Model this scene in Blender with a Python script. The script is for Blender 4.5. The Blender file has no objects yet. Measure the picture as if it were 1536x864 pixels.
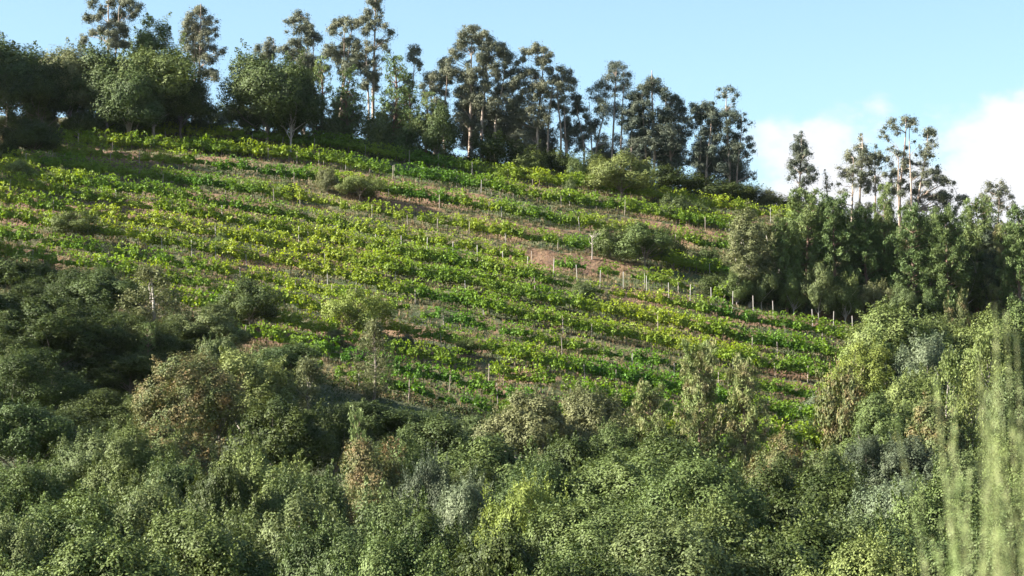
import bpy, math
import numpy as np
R = np.random.default_rng(7)
sc = bpy.context.scene
COL = sc.collection

# ------------------------------------------------------------------ camera model
F = 3613.0                      # focal length in pixels of a 1536 px wide frame
PITCH = math.radians(5.2)
CP, SP = math.cos(PITCH), math.sin(PITCH)
def ray(px, py):
    u = (np.asarray(px, float) - 768) / F
    v = (432 - np.asarray(py, float)) / F
    yy = CP - SP * v
    return u / yy, (SP + CP * v) / yy       # x and z per metre of depth

# ------------------------------------------------------------------ terrain
PXC = np.array([-150, 0, 300, 500, 770, 1000, 1150, 1300, 1500, 1700.])
ROWS_PY = {
 405: [183, 184, 190, 206, 246, 280, 302, 330, 352, 365],
 396: [196, 200, 208, 226, 268, 302, 326, 356, 382, 396],
 345: [245, 268, 317, 357, 395, 438, 468, 494, 530, 560],
 300: [410, 425, 478, 520, 578, 636, 668, 698, 738, 768],
 285: [465, 482, 536, 578, 640, 696, 728, 758, 800, 830]}
ROWS_Z = {
 -400: [20]*10, -60: [1]*10, 0: [-1.7]*10, 9: [-2.0]*10, 40: [-9]*10, 90: [-16]*10, 150: [-13,-13,-14,-15,-15,-15,-15,-15,-15,-15],
 190: [-6,-7,-8,-9,-10,-11,-12,-12,-13,-13], 240: [6,5,3,1,-1,-4,-5,-6,-8,-9]}
YL, ZL = [], []
for k, v in sorted(ROWS_Z.items()):
    YL.append(k); ZL.append(v)
for k, v in sorted(ROWS_PY.items()):
    YL.append(k); ZL.append([float(ray(0, p)[1]) * k for p in v])
top = np.array(ZL[-1])
for k, d in ((425, np.array([4.8,4.8,4.2,.8,-1,-1,-1,-1,-1,-1])), (450, -7), (520, -22), (700, -45)):
    YL.append(k); ZL.append(list(top + d))
YL.append(2500); ZL.append([-60]*10)
YL = np.array(YL, float); ZL = np.array(ZL)
GY = np.arange(-400, 720, 2.0); GP = np.arange(-300, 1850, 15.0)
G1 = np.array([np.interp(GY, YL, ZL[:, j]) for j in range(len(PXC))]).T
G = np.array([np.interp(GP, PXC, G1[i]) for i in range(len(GY))])
def blur(A, ax, n):
    for _ in range(n):
        P = np.pad(A, [(1, 1) if a == ax else (0, 0) for a in range(2)], mode='edge')
        A = (P[:-2] + P[1:-1] + P[2:]) / 3 if ax == 0 else (P[:, :-2] + P[:, 1:-1] + P[:, 2:]) / 3
    return A
G = blur(blur(G, 0, 2), 1, 12)
def base_z(x, y):
    x = np.asarray(x, float); y = np.asarray(y, float)
    px = np.clip(768 + F * x / np.maximum(y, 60.0), GP[0], GP[-1] - 1)
    fy = np.clip((y - GY[0]) / 2.0, 0, len(GY) - 1.001); fp = (px - GP[0]) / 15.0
    i = fy.astype(int); j = fp.astype(int); a = fy - i; b = fp - j
    z = (G[i, j]*(1-b) + G[i, j+1]*b)*(1-a) + (G[i+1, j]*(1-b) + G[i+1, j+1]*b)*a
    far = np.clip((y - 700) / 1800, 0, 1)
    return z*(1-far) + (-60)*far
EDGE = np.array([285, 292.5, 300, 307.5, 315, 322.5, 330, 337.5, 345, 357, 370, 383, 394, 405.])
def wob(x):
    return 0.9*np.sin(x/21 + .6) + 0.5*np.sin(x/8.3 + 2) + .25*np.sin(x/3.7)
BF = 0.60
def ground_z(x, y):
    x, y = np.broadcast_arrays(np.asarray(x, float), np.asarray(y, float))
    yy = y + wob(x)
    k = np.clip(np.searchsorted(EDGE, yy, side='right') - 1, 0, len(EDGE) - 2)
    e0 = EDGE[k]; w = EDGE[k+1] - e0
    f = np.clip((yy - e0) / w, 0, 1)
    b2 = BF + .06*np.sin(x/6.1 + k*1.7) + .05*np.sin(x/2.3 + k)
    g = np.where(f < b2, .17*f/b2, .17 + .83*(f-b2)/(1-b2))
    yr = e0 + g*w
    px = 768 + F * x / np.maximum(y, 60)
    m = np.clip((yy - 285)/3, 0, 1)*np.clip((405-yy)/1.5, 0, 1)*np.clip((1330-px)/60, 0, 1)
    z = base_z(x, y)*(1-m) + base_z(x, yr - wob(x))*m
    z = z + .12*np.sin(x*1.3 + 2*np.sin(y*.7))*np.sin(y*1.1 + x*.4)*np.clip((y-20)/60, 0, 1)
    return z
def terr_f(x, y):
    yy = y + wob(x)
    k = np.clip(np.searchsorted(EDGE, yy, side='right') - 1, 0, len(EDGE) - 2)
    return k, (yy - EDGE[k])/(EDGE[k+1]-EDGE[k])
_YM = np.arange(270, 412, .25)
def hit(px, py):                       # first point of the hillside behind a pixel
    ux, uz = ray(px, py)
    g = ground_z(ux*_YM, _YM); below = uz*_YM <= g
    i = int(np.argmax(below)) if below.any() else len(_YM)-1
    y = _YM[i]; return float(ux*y), float(y), float(g[i])
def project(x, y, z):
    d = y*CP + z*SP
    return 768 + F*x/d, 432 - F*(-y*SP + z*CP)/d

# ------------------------------------------------------------------ mesh helpers
def mesh_quads(name, V, Q, smooth=False):
    V = np.asarray(V, np.float32).reshape(-1, 3); Q = np.asarray(Q, np.int32).reshape(-1, 4)
    me = bpy.data.meshes.new(name)
    me.vertices.add(len(V)); me.vertices.foreach_set('co', V.ravel())
    me.loops.add(Q.size); me.loops.foreach_set('vertex_index', Q.ravel())
    me.polygons.add(len(Q)); me.polygons.foreach_set('loop_start', np.arange(0, Q.size, 4, dtype=np.int32))
    if smooth: me.polygons.foreach_set('use_smooth', np.ones(len(Q), bool))
    me.update(calc_edges=True)
    return me
def link(name, me, mat=None, parent=None, loc=(0, 0, 0)):
    o = bpy.data.objects.new(name, me); COL.objects.link(o); o.location = loc
    if mat is not None and me is not None:
        if len(me.materials) == 0: me.materials.append(mat)
        if me.materials[0] is not mat:
            o.material_slots[0].link = 'OBJECT'; o.material_slots[0].material = mat
    if parent: o.parent = parent
    return o
def thing(name, label, cat, loc, group=None, rz=0, scale=(1, 1, 1)):
    o = bpy.data.objects.new(name, None); COL.objects.link(o)
    o.location = loc; o.rotation_euler = (0, 0, rz); o.scale = scale; o.empty_display_size = .3
    o['label'] = label; o['category'] = cat
    if group: o['group'] = group
    return o
def unit(v):
    return v / np.maximum(np.linalg.norm(v, axis=-1, keepdims=True), 1e-9)
def leaf_quads(C, N, S, el=1.0, wd=.62, up=0.0, rng=R):
    """diamond leaves: centres C, facing N, length S"""
    n = len(C); N = unit(N)
    t = rng.normal(size=(n, 3)); t[:, 2] += up*3
    t = unit(t - (t*N).sum(1, keepdims=True)*N); b = np.cross(N, t)
    s = S.reshape(-1, 1)*.5
    V = np.stack([C - t*s*el, C + b*s*wd, C + t*s*el, C - b*s*wd], 1).reshape(-1, 3)
    return V, np.arange(4*n).reshape(-1, 4)
def clump(c, r, n, rng, zs=1.0, fuzz=.9, shell=.5, axis=None):
    d = unit(rng.normal(size=(n, 3))); rad = (shell + (1-shell)*rng.random((n, 1))**.7)
    rad *= 1 + .22*np.sin(d[:, :1]*5 + rng.random()*6)*np.cos(d[:, 2:]*6 + rng.random()*6)
    P = d*rad*r; P[:, 2] *= zs
    N = d + fuzz*rng.normal(size=(n, 3))*.6
    if axis is not None: N = N + axis
    return P + c, N
def tube(pts, rad, sides=6):
    pts = np.array(pts, float); n = len(pts); V = []
    for i in range(n):
        d = pts[min(i+1, n-1)] - pts[max(i-1, 0)]; d /= max(np.linalg.norm(d), 1e-6)
        a = np.cross(d, [0.3, 1, .1]); a /= np.linalg.norm(a); b = np.cross(d, a)
        for s in range(sides):
            t = 2*math.pi*s/sides; V.append(pts[i] + rad[i]*(math.cos(t)*a + math.sin(t)*b))
    Q = [[i*sides+s, i*sides+(s+1) % sides, (i+1)*sides+(s+1) % sides, (i+1)*sides+s] for i in range(n-1) for s in range(sides)]
    return np.array(V), np.array(Q)
def join(parts):
    V, Q, o = [], [], 0
    for v, q in parts:
        V.append(v); Q.append(np.asarray(q)+o); o += len(v)
    return np.concatenate(V), np.concatenate(Q)
def limb(p0, p1, r0, r1, rng, bend=.12, n=5, sag=0):
    p0 = np.array(p0, float); p1 = np.array(p1, float); L = np.linalg.norm(p1-p0)
    off = rng.normal(size=3)*L*bend
    T = np.linspace(0, 1, n)
    return tube([p0*(1-t)+p1*t + off*math.sin(math.pi*t) + np.array([0, 0, sag*L*math.sin(math.pi*t)]) for t in T], [r0*(1-t)+r1*t for t in T], 5)

# ------------------------------------------------------------------ materials
def nt(m):
    m.use_nodes = True; m.node_tree.nodes.clear(); return m.node_tree.nodes, m.node_tree.links
def foliage(name, c1, c2, transl=.17, scale=.45, spread=.28, rough=.6, bias=.5, wide=.02):
    m = bpy.data.materials.new(name); N, L = nt(m)
    out = N.new('ShaderNodeOutputMaterial')
    geo = N.new('ShaderNodeNewGeometry'); oi = N.new('ShaderNodeObjectInfo')
    nz = N.new('ShaderNodeTexNoise'); nz.inputs['Scale'].default_value = scale; nz.inputs['Detail'].default_value = 3
    L.new(geo.outputs['Position'], nz.inputs['Vector'])
    r = N.new('ShaderNodeMapRange'); r.inputs[1].default_value = bias-.14; r.inputs[2].default_value = bias+.14
    L.new(nz.outputs[0], r.inputs[0])
    mx = N.new('ShaderNodeMix'); mx.data_type = 'RGBA'; mx.inputs[6].default_value = (*c1, 1); mx.inputs[7].default_value = (*c2, 1)
    L.new(r.outputs[0], mx.inputs[0])
    h = N.new('ShaderNodeHueSaturation')
    mh = N.new('ShaderNodeMapRange'); mh.inputs[3].default_value = .490; mh.inputs[4].default_value = .508
    L.new(oi.outputs['Random'], mh.inputs[0]); L.new(mh.outputs[0], h.inputs['Hue'])
    mv = N.new('ShaderNodeMapRange'); mv.inputs[3].default_value = 1-spread; mv.inputs[4].default_value = 1+spread
    L.new(geo.outputs['Random Per Island'], mv.inputs[0])
    n2 = N.new('ShaderNodeTexNoise'); n2.inputs['Scale'].default_value = 1.6; n2.inputs['Detail'].default_value = 1
    L.new(geo.outputs['Position'], n2.inputs['Vector'])
    m2 = N.new('ShaderNodeMapRange'); m2.inputs[1].default_value = .3; m2.inputs[2].default_value = .7; m2.inputs[3].default_value = .78; m2.inputs[4].default_value = 1.22
    L.new(n2.outputs[0], m2.inputs[0])
    mm = N.new('ShaderNodeMath'); mm.operation = 'MULTIPLY'; L.new(mv.outputs[0], mm.inputs[0]); L.new(m2.outputs[0], mm.inputs[1])
    L.new(mm.outputs[0], h.inputs['Value']); L.new(mx.outputs[2], h.inputs['Color'])
    p = N.new('ShaderNodeBsdfPrincipled'); p.inputs['Roughness'].default_value = rough
    p.inputs['Specular IOR Level'].default_value = .18
    t = N.new('ShaderNodeBsdfTranslucent'); ht = N.new('ShaderNodeHueSaturation')
    ht.inputs['Hue'].default_value = .49; ht.inputs['Saturation'].default_value = 1.15; ht.inputs['Value'].default_value = 1.25
    L.new(h.outputs[0], ht.inputs['Color']); L.new(ht.outputs[0], t.inputs['Color']); L.new(h.outputs[0], p.inputs['Base Color'])
    ms = N.new('ShaderNodeMixShader'); ms.inputs[0].default_value = transl
    L.new(p.outputs[0], ms.inputs[1]); L.new(t.outputs[0], ms.inputs[2]); L.new(ms.outputs[0], out.inputs[0])
    return m
def bark(name, c1, c2, scale=3.0):
    m = bpy.data.materials.new(name); N, L = nt(m)
    out = N.new('ShaderNodeOutputMaterial'); p = N.new('ShaderNodeBsdfPrincipled'); p.inputs['Roughness'].default_value = .9
    tc = N.new('ShaderNodeNewGeometry'); mp = N.new('ShaderNodeMapping'); mp.inputs['Scale'].default_value = (3, 3, .6)
    nz = N.new('ShaderNodeTexNoise'); nz.inputs['Scale'].default_value = scale; nz.inputs['Detail'].default_value = 4
    L.new(tc.outputs['Position'], mp.inputs[0]); L.new(mp.outputs[0], nz.inputs['Vector'])
    r = N.new('ShaderNodeMapRange'); r.inputs[1].default_value = .38; r.inputs[2].default_value = .62; L.new(nz.outputs[0], r.inputs[0])
    mx = N.new('ShaderNodeMix'); mx.data_type = 'RGBA'; mx.inputs[6].default_value = (*c1, 1); mx.inputs[7].default_value = (*c2, 1)
    L.new(r.outputs[0], mx.inputs[0]); L.new(mx.outputs[2], p.inputs['Base Color']); L.new(p.outputs[0], out.inputs[0])
    return m
M = {
 'dark':   foliage('leaves_dark_and_shaded', (0.036, 0.054, 0.015), (0.063, 0.083, 0.020)),  # dark oak leaves, reused where deep shade is put into leaf colour
 'oak':    foliage('leaves_oak', (.052, .078, .025), (.082, .112, .034)),
 'green':  foliage('leaves_green', (.074, .102, .030), (.112, .145, .044)),
 'olive':  foliage('leaves_olive', (.076, .102, .036), (.108, .134, .048)),
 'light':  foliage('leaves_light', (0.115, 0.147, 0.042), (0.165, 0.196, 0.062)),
 'yellow': foliage('leaves_yellow_green', (.125, .165, .034), (.175, .215, .048)),
 'grey':   foliage('leaves_grey_green', (0.108, 0.120, 0.051), (0.154, 0.161, 0.070)),
 'blue':   foliage('leaves_blue_green', (0.050, 0.068, 0.038), (0.080, 0.099, 0.054)),
 'silver': foliage('leaves_silver', (0.100, 0.128, 0.068), (0.157, 0.185, 0.106)),
 'brown':  foliage('leaves_brown_green', (.100, .120, .042), (.170, .115, .052), scale=.7, bias=.58),
 'rust':   foliage('leaves_rusty', (.085, .108, .035), (.170, .088, .042), scale=.8, bias=.60),
 'pbrown': foliage('needles_browning_pine', (.165, .205, .070), (.225, .190, .100), scale=.6, bias=.56),
 'euc':    foliage('leaves_eucalyptus', (.105, .120, .080), (.175, .180, .115)),
 'eucd':   foliage('leaves_eucalyptus_dark', (.070, .090, .068), (.120, .132, .090)),
 'pine':   foliage('needles_pine', (.080, .122, .040), (.120, .162, .056)),
 'pinel':  foliage('needles_pine_light', (.115, .160, .052), (.155, .195, .070)),
 'vine':   foliage('leaves_vine', (.085, .185, .026), (.250, .320, .045), transl=.42, scale=.05, spread=.2, rough=.5),
 'weed':   foliage('leaves_weeds', (.050, .078, .022), (.110, .112, .042), scale=.15),
 'stalk':  foliage('stalks_pale_green', (.26, .33, .13), (.40, .42, .22), scale=20, transl=.35),
 'straw':  foliage('straw', (.30, .22, .12), (.20, .16, .08), transl=.25, scale=.2),
}
B = {
 'oak': bark('bark_grey_brown', (.10, .08, .06), (.20, .17, .14)),
 'pale': bark('bark_pale_eucalyptus', (.38, .31, .25), (.20, .14, .11), 1.2),
 'pine': bark('bark_red_brown', (.20, .12, .09), (.11, .07, .055)),
 'grey': bark('bark_silver_grey', (.42, .38, .34), (.26, .22, .19), 1.5),
 'vine': bark('vine_stem', (.13, .09, .065), (.20, .15, .11)),
 'post': bark('post_concrete', (.33, .31, .28), (.25, .23, .20), 2.0),
 'wood': bark('post_weathered_wood', (.34, .29, .24), (.22, .18, .15), 2.0),
}

# ground colours: cols = r red earth, g dry grass, b lush
def nz2(x, y, s, seed=0):
    return (np.sin(x/s + seed)*np.cos(y/s*1.3 + seed*2.1) + np.sin((x+y)/s*.73 + seed*1.3)*.7 + np.sin(x/s*2.3 - y/s*1.9 + seed)*.45)/2.15
PATCH = [(450, 507, 100, 16, 1.0), (620, 300, 110, 14, .8), (560, 528, 30, 14, 1.), (590, 520, 40, 16, 1.), (850, 395, 150, 14, .8), (1030, 335, 85, 14, 1.2),
         (1200, 485, 110, 12, .9), (240, 318, 130, 14, .7), (30, 335, 60, 9, .8), (120, 305, 160, 10, .8), (680, 525, 60, 10, .7), (790, 560, 50, 12, .6),
         (300, 240, 160, 10, .5), (900, 345, 80, 8, .6), (350, 215, 200, 8, .5), (1180, 560, 100, 10, .4), (320, 145, 25, 20, 1.2)]
def bare(x, y, z):
    px, py = project(x, y, z)
    b = np.zeros_like(px)
    for cx, cy, rx, ry, a in PATCH:
        b += a*np.exp(-((px-cx)/rx)**2 - ((py-cy)/ry)**2)
    return b
def build_ground():
    def lines(a, segs):
        out = [a]
        for b, s in segs:
            n = max(1, int(round(abs(b-out[-1])/s))); out += list(np.linspace(out[-1], b, n+1)[1:])
        return np.array(out)
    X = lines(-3000, [(-1000, 400), (-300, 60), (-130, 8), (125, .8), (300, 8), (1000, 60), (3000, 400)])
    Y = lines(-400, [(-60, 40), (60, 3), (280, 3), (410, .28), (520, 6), (700, 20), (2600, 150), (6000, 900)])
    XX, YY = np.meshgrid(X, Y); Z = ground_z(XX, YY)
    nx, ny = len(X), len(Y)
    V = np.stack([XX, YY, Z], -1).reshape(-1, 3)
    i = np.arange(ny-1)[:, None]*nx + np.arange(nx-1)[None]
    Q = np.stack([i, i+1, i+nx+1, i+nx], -1).reshape(-1, 4)
    me = mesh_quads('ground', V, Q, True)
    k, f = terr_f(XX, YY)
    bank = np.clip((f-BF)/.1, 0, 1)*(YY > 285)*(YY < 404)
    br = bare(XX, np.maximum(YY, 30), Z)
    red = np.clip(bank*(.3 + .5*nz2(XX, YY, 7, 1)) + br*(.3+.7*bank), 0, 1)
    dry = np.clip(.2 + .5*nz2(XX, YY, 9, 4) + .3*bank, 0, 1)*(YY > 270)
    ca = me.color_attributes.new('cover', 'FLOAT_COLOR', 'POINT')
    c = np.zeros((len(V), 4), np.float32); c[:, 0] = red.ravel(); c[:, 1] = dry.ravel(); c[:, 3] = 1
    ca.data.foreach_set('color', c.ravel())
    m = bpy.data.materials.new('hillside_soil'); N, L = nt(m)
    out = N.new('ShaderNodeOutputMaterial'); p = N.new('ShaderNodeBsdfPrincipled'); p.inputs['Roughness'].default_value = .95
    at = N.new('ShaderNodeAttribute'); at.attribute_name = 'cover'
    sep = N.new('ShaderNodeSeparateColor'); L.new(at.outputs['Color'], sep.inputs[0])
    geo = N.new('ShaderNodeNewGeometry')
    def noise(s, d=5):
        n = N.new('ShaderNodeTexNoise'); n.inputs['Scale'].default_value = s; n.inputs['Detail'].default_value = d
        L.new(geo.outputs['Position'], n.inputs['Vector']); return n.outputs[0]
    def mix(f, a, b):
        q = N.new('ShaderNodeMix'); q.data_type = 'RGBA'
        for s, v in ((0, f), (6, a), (7, b)):
            if isinstance(v, tuple): q.inputs[s].default_value = (*v, 1)
            else: L.new(v, q.inputs[s])
        return q.outputs[2]
    def rng_(v, a, b):
        r = N.new('ShaderNodeMapRange'); r.inputs[1].default_value = a; r.inputs[2].default_value = b; L.new(v, r.inputs[0]); return r.outputs[0]
    def addn(v, n, k):
        a = N.new('ShaderNodeMath'); a.operation = 'MULTIPLY_ADD'; L.new(n, a.inputs[0]); a.inputs[1].default_value = k; L.new(v, a.inputs[2]); return a.outputs[0]
    g = mix(rng_(noise(.8), .35, .65), (.036, .052, .018), (.075, .085, .032))
    s = mix(rng_(noise(1.7), .3, .7), (.150, .125, .058), (.072, .078, .030))
    e = mix(rng_(noise(.9), .35, .65), (.140, .074, .040), (.190, .118, .062))
    e = mix(rng_(noise(3.1), .45, .7), e, (.12, .075, .05))
    c1 = mix(rng_(addn(sep.outputs[1], noise(.5), 1.0), .85, 1.15), g, s)
    c2 = mix(rng_(addn(sep.outputs[0], noise(.7), 1.0), .85, 1.1), c1, e)
    L.new(c2, p.inputs['Base Color'])
    bp = N.new('ShaderNodeBump'); bp.inputs['Strength'].default_value = .8; bp.inputs['Distance'].default_value = .25
    L.new(noise(2.2, 6), bp.inputs['Height']); L.new(bp.outputs[0], p.inputs['Normal'])
    L.new(p.outputs[0], out.inputs[0])
    o = link('ground', me, m); o['kind'] = 'structure'
build_ground()

# ------------------------------------------------------------------ tree meshes (built at real size, later scaled slightly)
def crown_broad(seed, h, w, n_cl, per, leaf, z0=.25, cl=.24, spiky=.3, zs=1.0, el=1.0, wd=.62, lobes=0):
    """returns crown mesh and trunk mesh of a tree h tall, w wide, crown from z0*h up"""
    rng = np.random.default_rng(seed)
    cz = h*(z0 + (1-z0)/2); rz = h*(1-z0)/2; rx = w/2
    P, Nn, S, cen = [], [], [], []
    LB = []
    for i in range(lobes):
        a = i*2.399 + seed; u = -.55 + 1.5*(i+.5)/max(lobes, 1) + rng.normal()*.12; u = max(-.7, min(.92, u))
        LB.append((np.array([math.cos(a)*math.sqrt(1-u*u), math.sin(a)*math.sqrt(1-u*u), u])*(.6+.16*rng.random()), .36+.16*rng.random()))
    for i in range(n_cl):
        d = unit(rng.normal(size=3)); q = rng.random()**.33 if i > n_cl*.2 else rng.random()*.6
        if lobes and i > n_cl*.12:
            lc, lr = LB[i % lobes]; dd = unit(rng.normal(size=3) + lc*.8); v = lc + dd*lr*(.75+.25*rng.random()); q = min(np.linalg.norm(v), 1.08); d = unit(v)
        shape = 1 - .25*max(0, d[2])
        r = cl*rx*(.7 + .7*rng.random())
        c = np.array([d[0]*(rx-r*.7)*q*shape, d[1]*(rx-r*.7)*q*shape, cz + d[2]*(rz-r*.7)*q])
        lump = 1 + .16*math.sin(3*math.atan2(d[1], d[0]) + seed) 
        c[:2] *= lump; cen.append((c, r))
        n = int(per*(r/(cl*rx))**2)
        p, nn = clump(c, r, n, rng, zs=.95*zs, shell=.6, fuzz=.6, axis=np.array([c[0]/rx, c[1]/rx, (c[2]-cz)/rz + .3])*.7)
        P.append(p); Nn.append(nn); S.append(np.full(n, leaf)*(.7+.6*rng.random(n)))
        if rng.random() < spiky:           # an upright leafy shoot breaking the outline
            L_ = r*(.9+.8*rng.random()); dd = unit(np.array([d[0]*.5, d[1]*.5, 1.0]) + rng.normal(size=3)*.25)
            m = int(per*.3); t = rng.random((m, 1))
            p = c + dd*(r*.6 + L_*t) + rng.normal(size=(m, 3))*r*.26*(1.15-t)
            P.append(p); Nn.append(rng.normal(size=(m, 3)) + dd*.3 + np.array([d[0], d[1], 0])*.5); S.append(np.full(m, leaf)*(.7+.5*rng.random(m)))
    P = np.concatenate(P); Nn = np.concatenate(Nn); S = np.concatenate(S)
    ok = P[:, 2] > .1; P, Nn, S = P[ok], Nn[ok], S[ok]
    V, Q = leaf_quads(P, Nn, S, el, wd, rng=rng)
    crown = mesh_quads('crown', V, Q)
    tr = .012*h + .03
    fork = h*max(z0*.95, .12)
    top = np.array([rng.normal()*.04*w, rng.normal()*.04*w, h*.82])
    parts = [tube([(0, 0, -.4), (rng.normal()*.02*h, 0, fork*.5), (0, rng.normal()*.01*h, fork), tuple(top*.5+np.array([0, 0, fork*.5])), tuple(top)], [tr*1.25, tr, tr*.85, tr*.5, .03], 7)]
    idx = rng.permutation(n_cl)[:min(n_cl, 14)]
    for i in idx:
        c, r = cen[i]; zz = fork + (min(c[2], h*.75) - fork)*.35*rng.random()
        zz = max(min(zz, h*.7), fork*.8); k = (zz-fork)/max(h*.82-fork, .1)
        parts.append(limb((top[0]*k, top[1]*k, zz), c, tr*.42, .025, rng, .08, 5, .05))
    return crown, mesh_quads('trunk', *join(parts), True)
def crown_pine(seed, h, w, z0=.07, tuft=.55, per=85, levels=19, blade=.36, top_round=.5):
    rng = np.random.default_rng(seed); P, Nn, S = [], [], []; parts = []
    tr = .014*h + .03
    bend = rng.normal(size=2)*.02*h
    axis = lambda z: np.array([bend[0]*math.sin(z/h*2.6), bend[1]*math.sin(z/h*3), z])
    parts.append(tube([axis(z) + np.array([0, 0, -.4 if z == 0 else 0]) for z in np.linspace(0, h*.97, 9)], list(np.linspace(tr*1.2, .03, 9)), 7))
    for l in range(levels):
        k = (l+.5)/levels; z = h*(z0 + (1-z0)*k)
        R_ = w/2*min(1, (1.12-k)**top_round)*(.55+.45*min(1, k*4)) * (.75+.45*rng.random())
        nb = 5 if k < .85 else 3
        a0 = rng.random()*6.28
        for b in range(nb):
            if rng.random() < .12: continue
            a = a0 + b*6.283/nb + rng.normal()*.25; L_ = R_*(.7+.45*rng.random())
            tip = axis(z) + np.array([math.cos(a)*L_, math.sin(a)*L_, L_*(.35+.35*k)])
            parts.append(limb(axis(z), tip, .035+.01*L_, .012, rng, .05, 4))
            for t in (np.arange(.45, 1.05, .27) if L_ > 1 else (.9,)):
                c = axis(z)*(1-t) + tip*t + rng.normal(size=3)*.12
                r = tuft*(.75+.5*rng.random()); n = int(per*(.7+.6*rng.random()))
                dd = unit(rng.normal(size=(n, 3)) + np.array([math.cos(a)*.5, math.sin(a)*.5, .7]))
                P.append(c + dd*r*(.25+.75*rng.random((n, 1)))*np.array([1, 1, 1.25])); Nn.append(np.cross(dd, rng.normal(size=(n, 3))) + np.array([math.cos(a), math.sin(a), .6])*.5)
                S.append(np.full(n, blade)*(.7+.6*rng.random(n)))
    c = axis(h*.98)
    for q in range(3):
        n = per; dd = unit(rng.normal(size=(n, 3))*.6 + np.array([0, 0, 1.0])); P.append(c + np.array([0, 0, -.35*q]) + dd*tuft*rng.random((n, 1))); Nn.append(np.cross(dd, rng.normal(size=(n, 3)))); S.append(np.full(n, blade))
    P = np.concatenate(P); Nn = np.concatenate(Nn); S = np.concatenate(S)
    V, Q = leaf_quads(P, Nn, S, 1.0, .24, up=.5, rng=rng)
    return mesh_quads('crown', V, Q), mesh_quads('trunk', *join(parts), True)
def crown_column(seed, h, w, leaf=.2, z0=.1):
    """slender young eucalyptus or willow: upright drooping wisps"""
    rng = np.random.default_rng(seed); P, Nn, S = [], [], []
    parts = [tube([(0, 0, -.4), (.03*h*rng.normal(), 0, h*.35), (0, .02*h*rng.normal(), h*.7), (0, 0, h*.95)], [.016*h, .012*h, .007*h, .02], 6)]
    for i in range(int(h*9)):
        k = rng.random()**.85; z = h*(z0 + (1-z0)*k); Rr = w/2*math.sin(math.pi*min(.93, .13+.87*k))**.7
        a = rng.random()*6.283; rr = Rr*rng.random()**.5
        c = np.array([math.cos(a)*rr, math.sin(a)*rr, z])
        r = .13*w*(.7+.6*rng.random()); n = 85
        p, nn = clump(c, r, n, rng, zs=1.6, shell=.2, fuzz=1.3, axis=np.array([c[0], c[1], 0])/max(w/2, .1)*.6)
        P.append(p); Nn.append(nn); S.append(np.full(n, leaf)*(.7+.6*rng.random(n)))
        if i % 5 == 0: parts.append(limb((0, 0, z*.8), c, .01*h*.4, .012, rng, .05, 4))
    P = np.concatenate(P); Nn = np.concatenate(Nn); S = np.concatenate(S)
    V, Q = leaf_quads(P, Nn, S, 1.15, .42, up=.6, rng=rng)
    return mesh_quads('crown', V, Q), mesh_quads('trunk', *join(parts), True)

PROTO = {}
def proto(kind, var, h, w):
    key = (kind, var)
    if key in PROTO: return PROTO[key]
    s = 100 + var*17
    if kind == 'broad':    r = (crown_broad(s, 14, 9, 115, 300, .23, z0=.3, cl=.21, spiky=.35, lobes=9), 14, 9)
    elif kind == 'fine':   r = (crown_broad(s+1, 14, 9, 150, 250, .19, z0=.3, cl=.18, spiky=.45, lobes=10), 14, 9)
    elif kind == 'finen':  r = (crown_broad(s+11, 14, 9, 190, 330, .15, z0=.42, cl=.17, spiky=.5, lobes=10), 14, 9)
    elif kind == 'broadn': r = (crown_broad(s+12, 14, 9, 135, 420, .175, z0=.42, cl=.2, spiky=.4, lobes=8), 14, 9)
    elif kind == 'big':    r = (crown_broad(s+1, 20, 18, 300, 240, .3, z0=.12, cl=.125, spiky=.35, lobes=18), 20, 18)
    elif kind == 'round':  r = (crown_broad(s+2, 12, 9, 150, 280, .16, z0=.2, lobes=8, cl=.2, spiky=.15), 12, 9)
    elif kind == 'oak':    r = (crown_broad(s+3, 12, 10, 110, 300, .24, z0=.14, lobes=8, cl=.25, spiky=.3), 12, 10)
    elif kind == 'shrub':  r = (crown_broad(s+4, 4, 4.5, 60, 150, .15, z0=-.12, cl=.26, spiky=.5), 4, 4.5)
    elif kind == 'tree_s': r = (crown_broad(s+5, 6, 6, 100, 150, .16, z0=.05, cl=.2, spiky=.35, lobes=7), 6, 6)
    elif kind == 'tall':   r = (crown_broad(s+6, 15, 5.5, 95, 260, .19, z0=.08, cl=.27, spiky=.6), 15, 5.5)
    elif kind == 'pine':   r = (crown_pine(s+7, 14, 5.5), 14, 5.5)
    elif kind == 'pinec':  r = (crown_pine(s+8, 8, 3.4, z0=.1, tuft=.34, per=34, levels=15, blade=.28, top_round=.8), 8, 3.4)
    elif kind == 'column': r = (crown_column(s+9, 11, 4), 11, 4)
    PROTO[key] = r
    return r
CAT = {'oak': 'tree', 'shrub': 'shrub'}
cnt = {}
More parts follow.
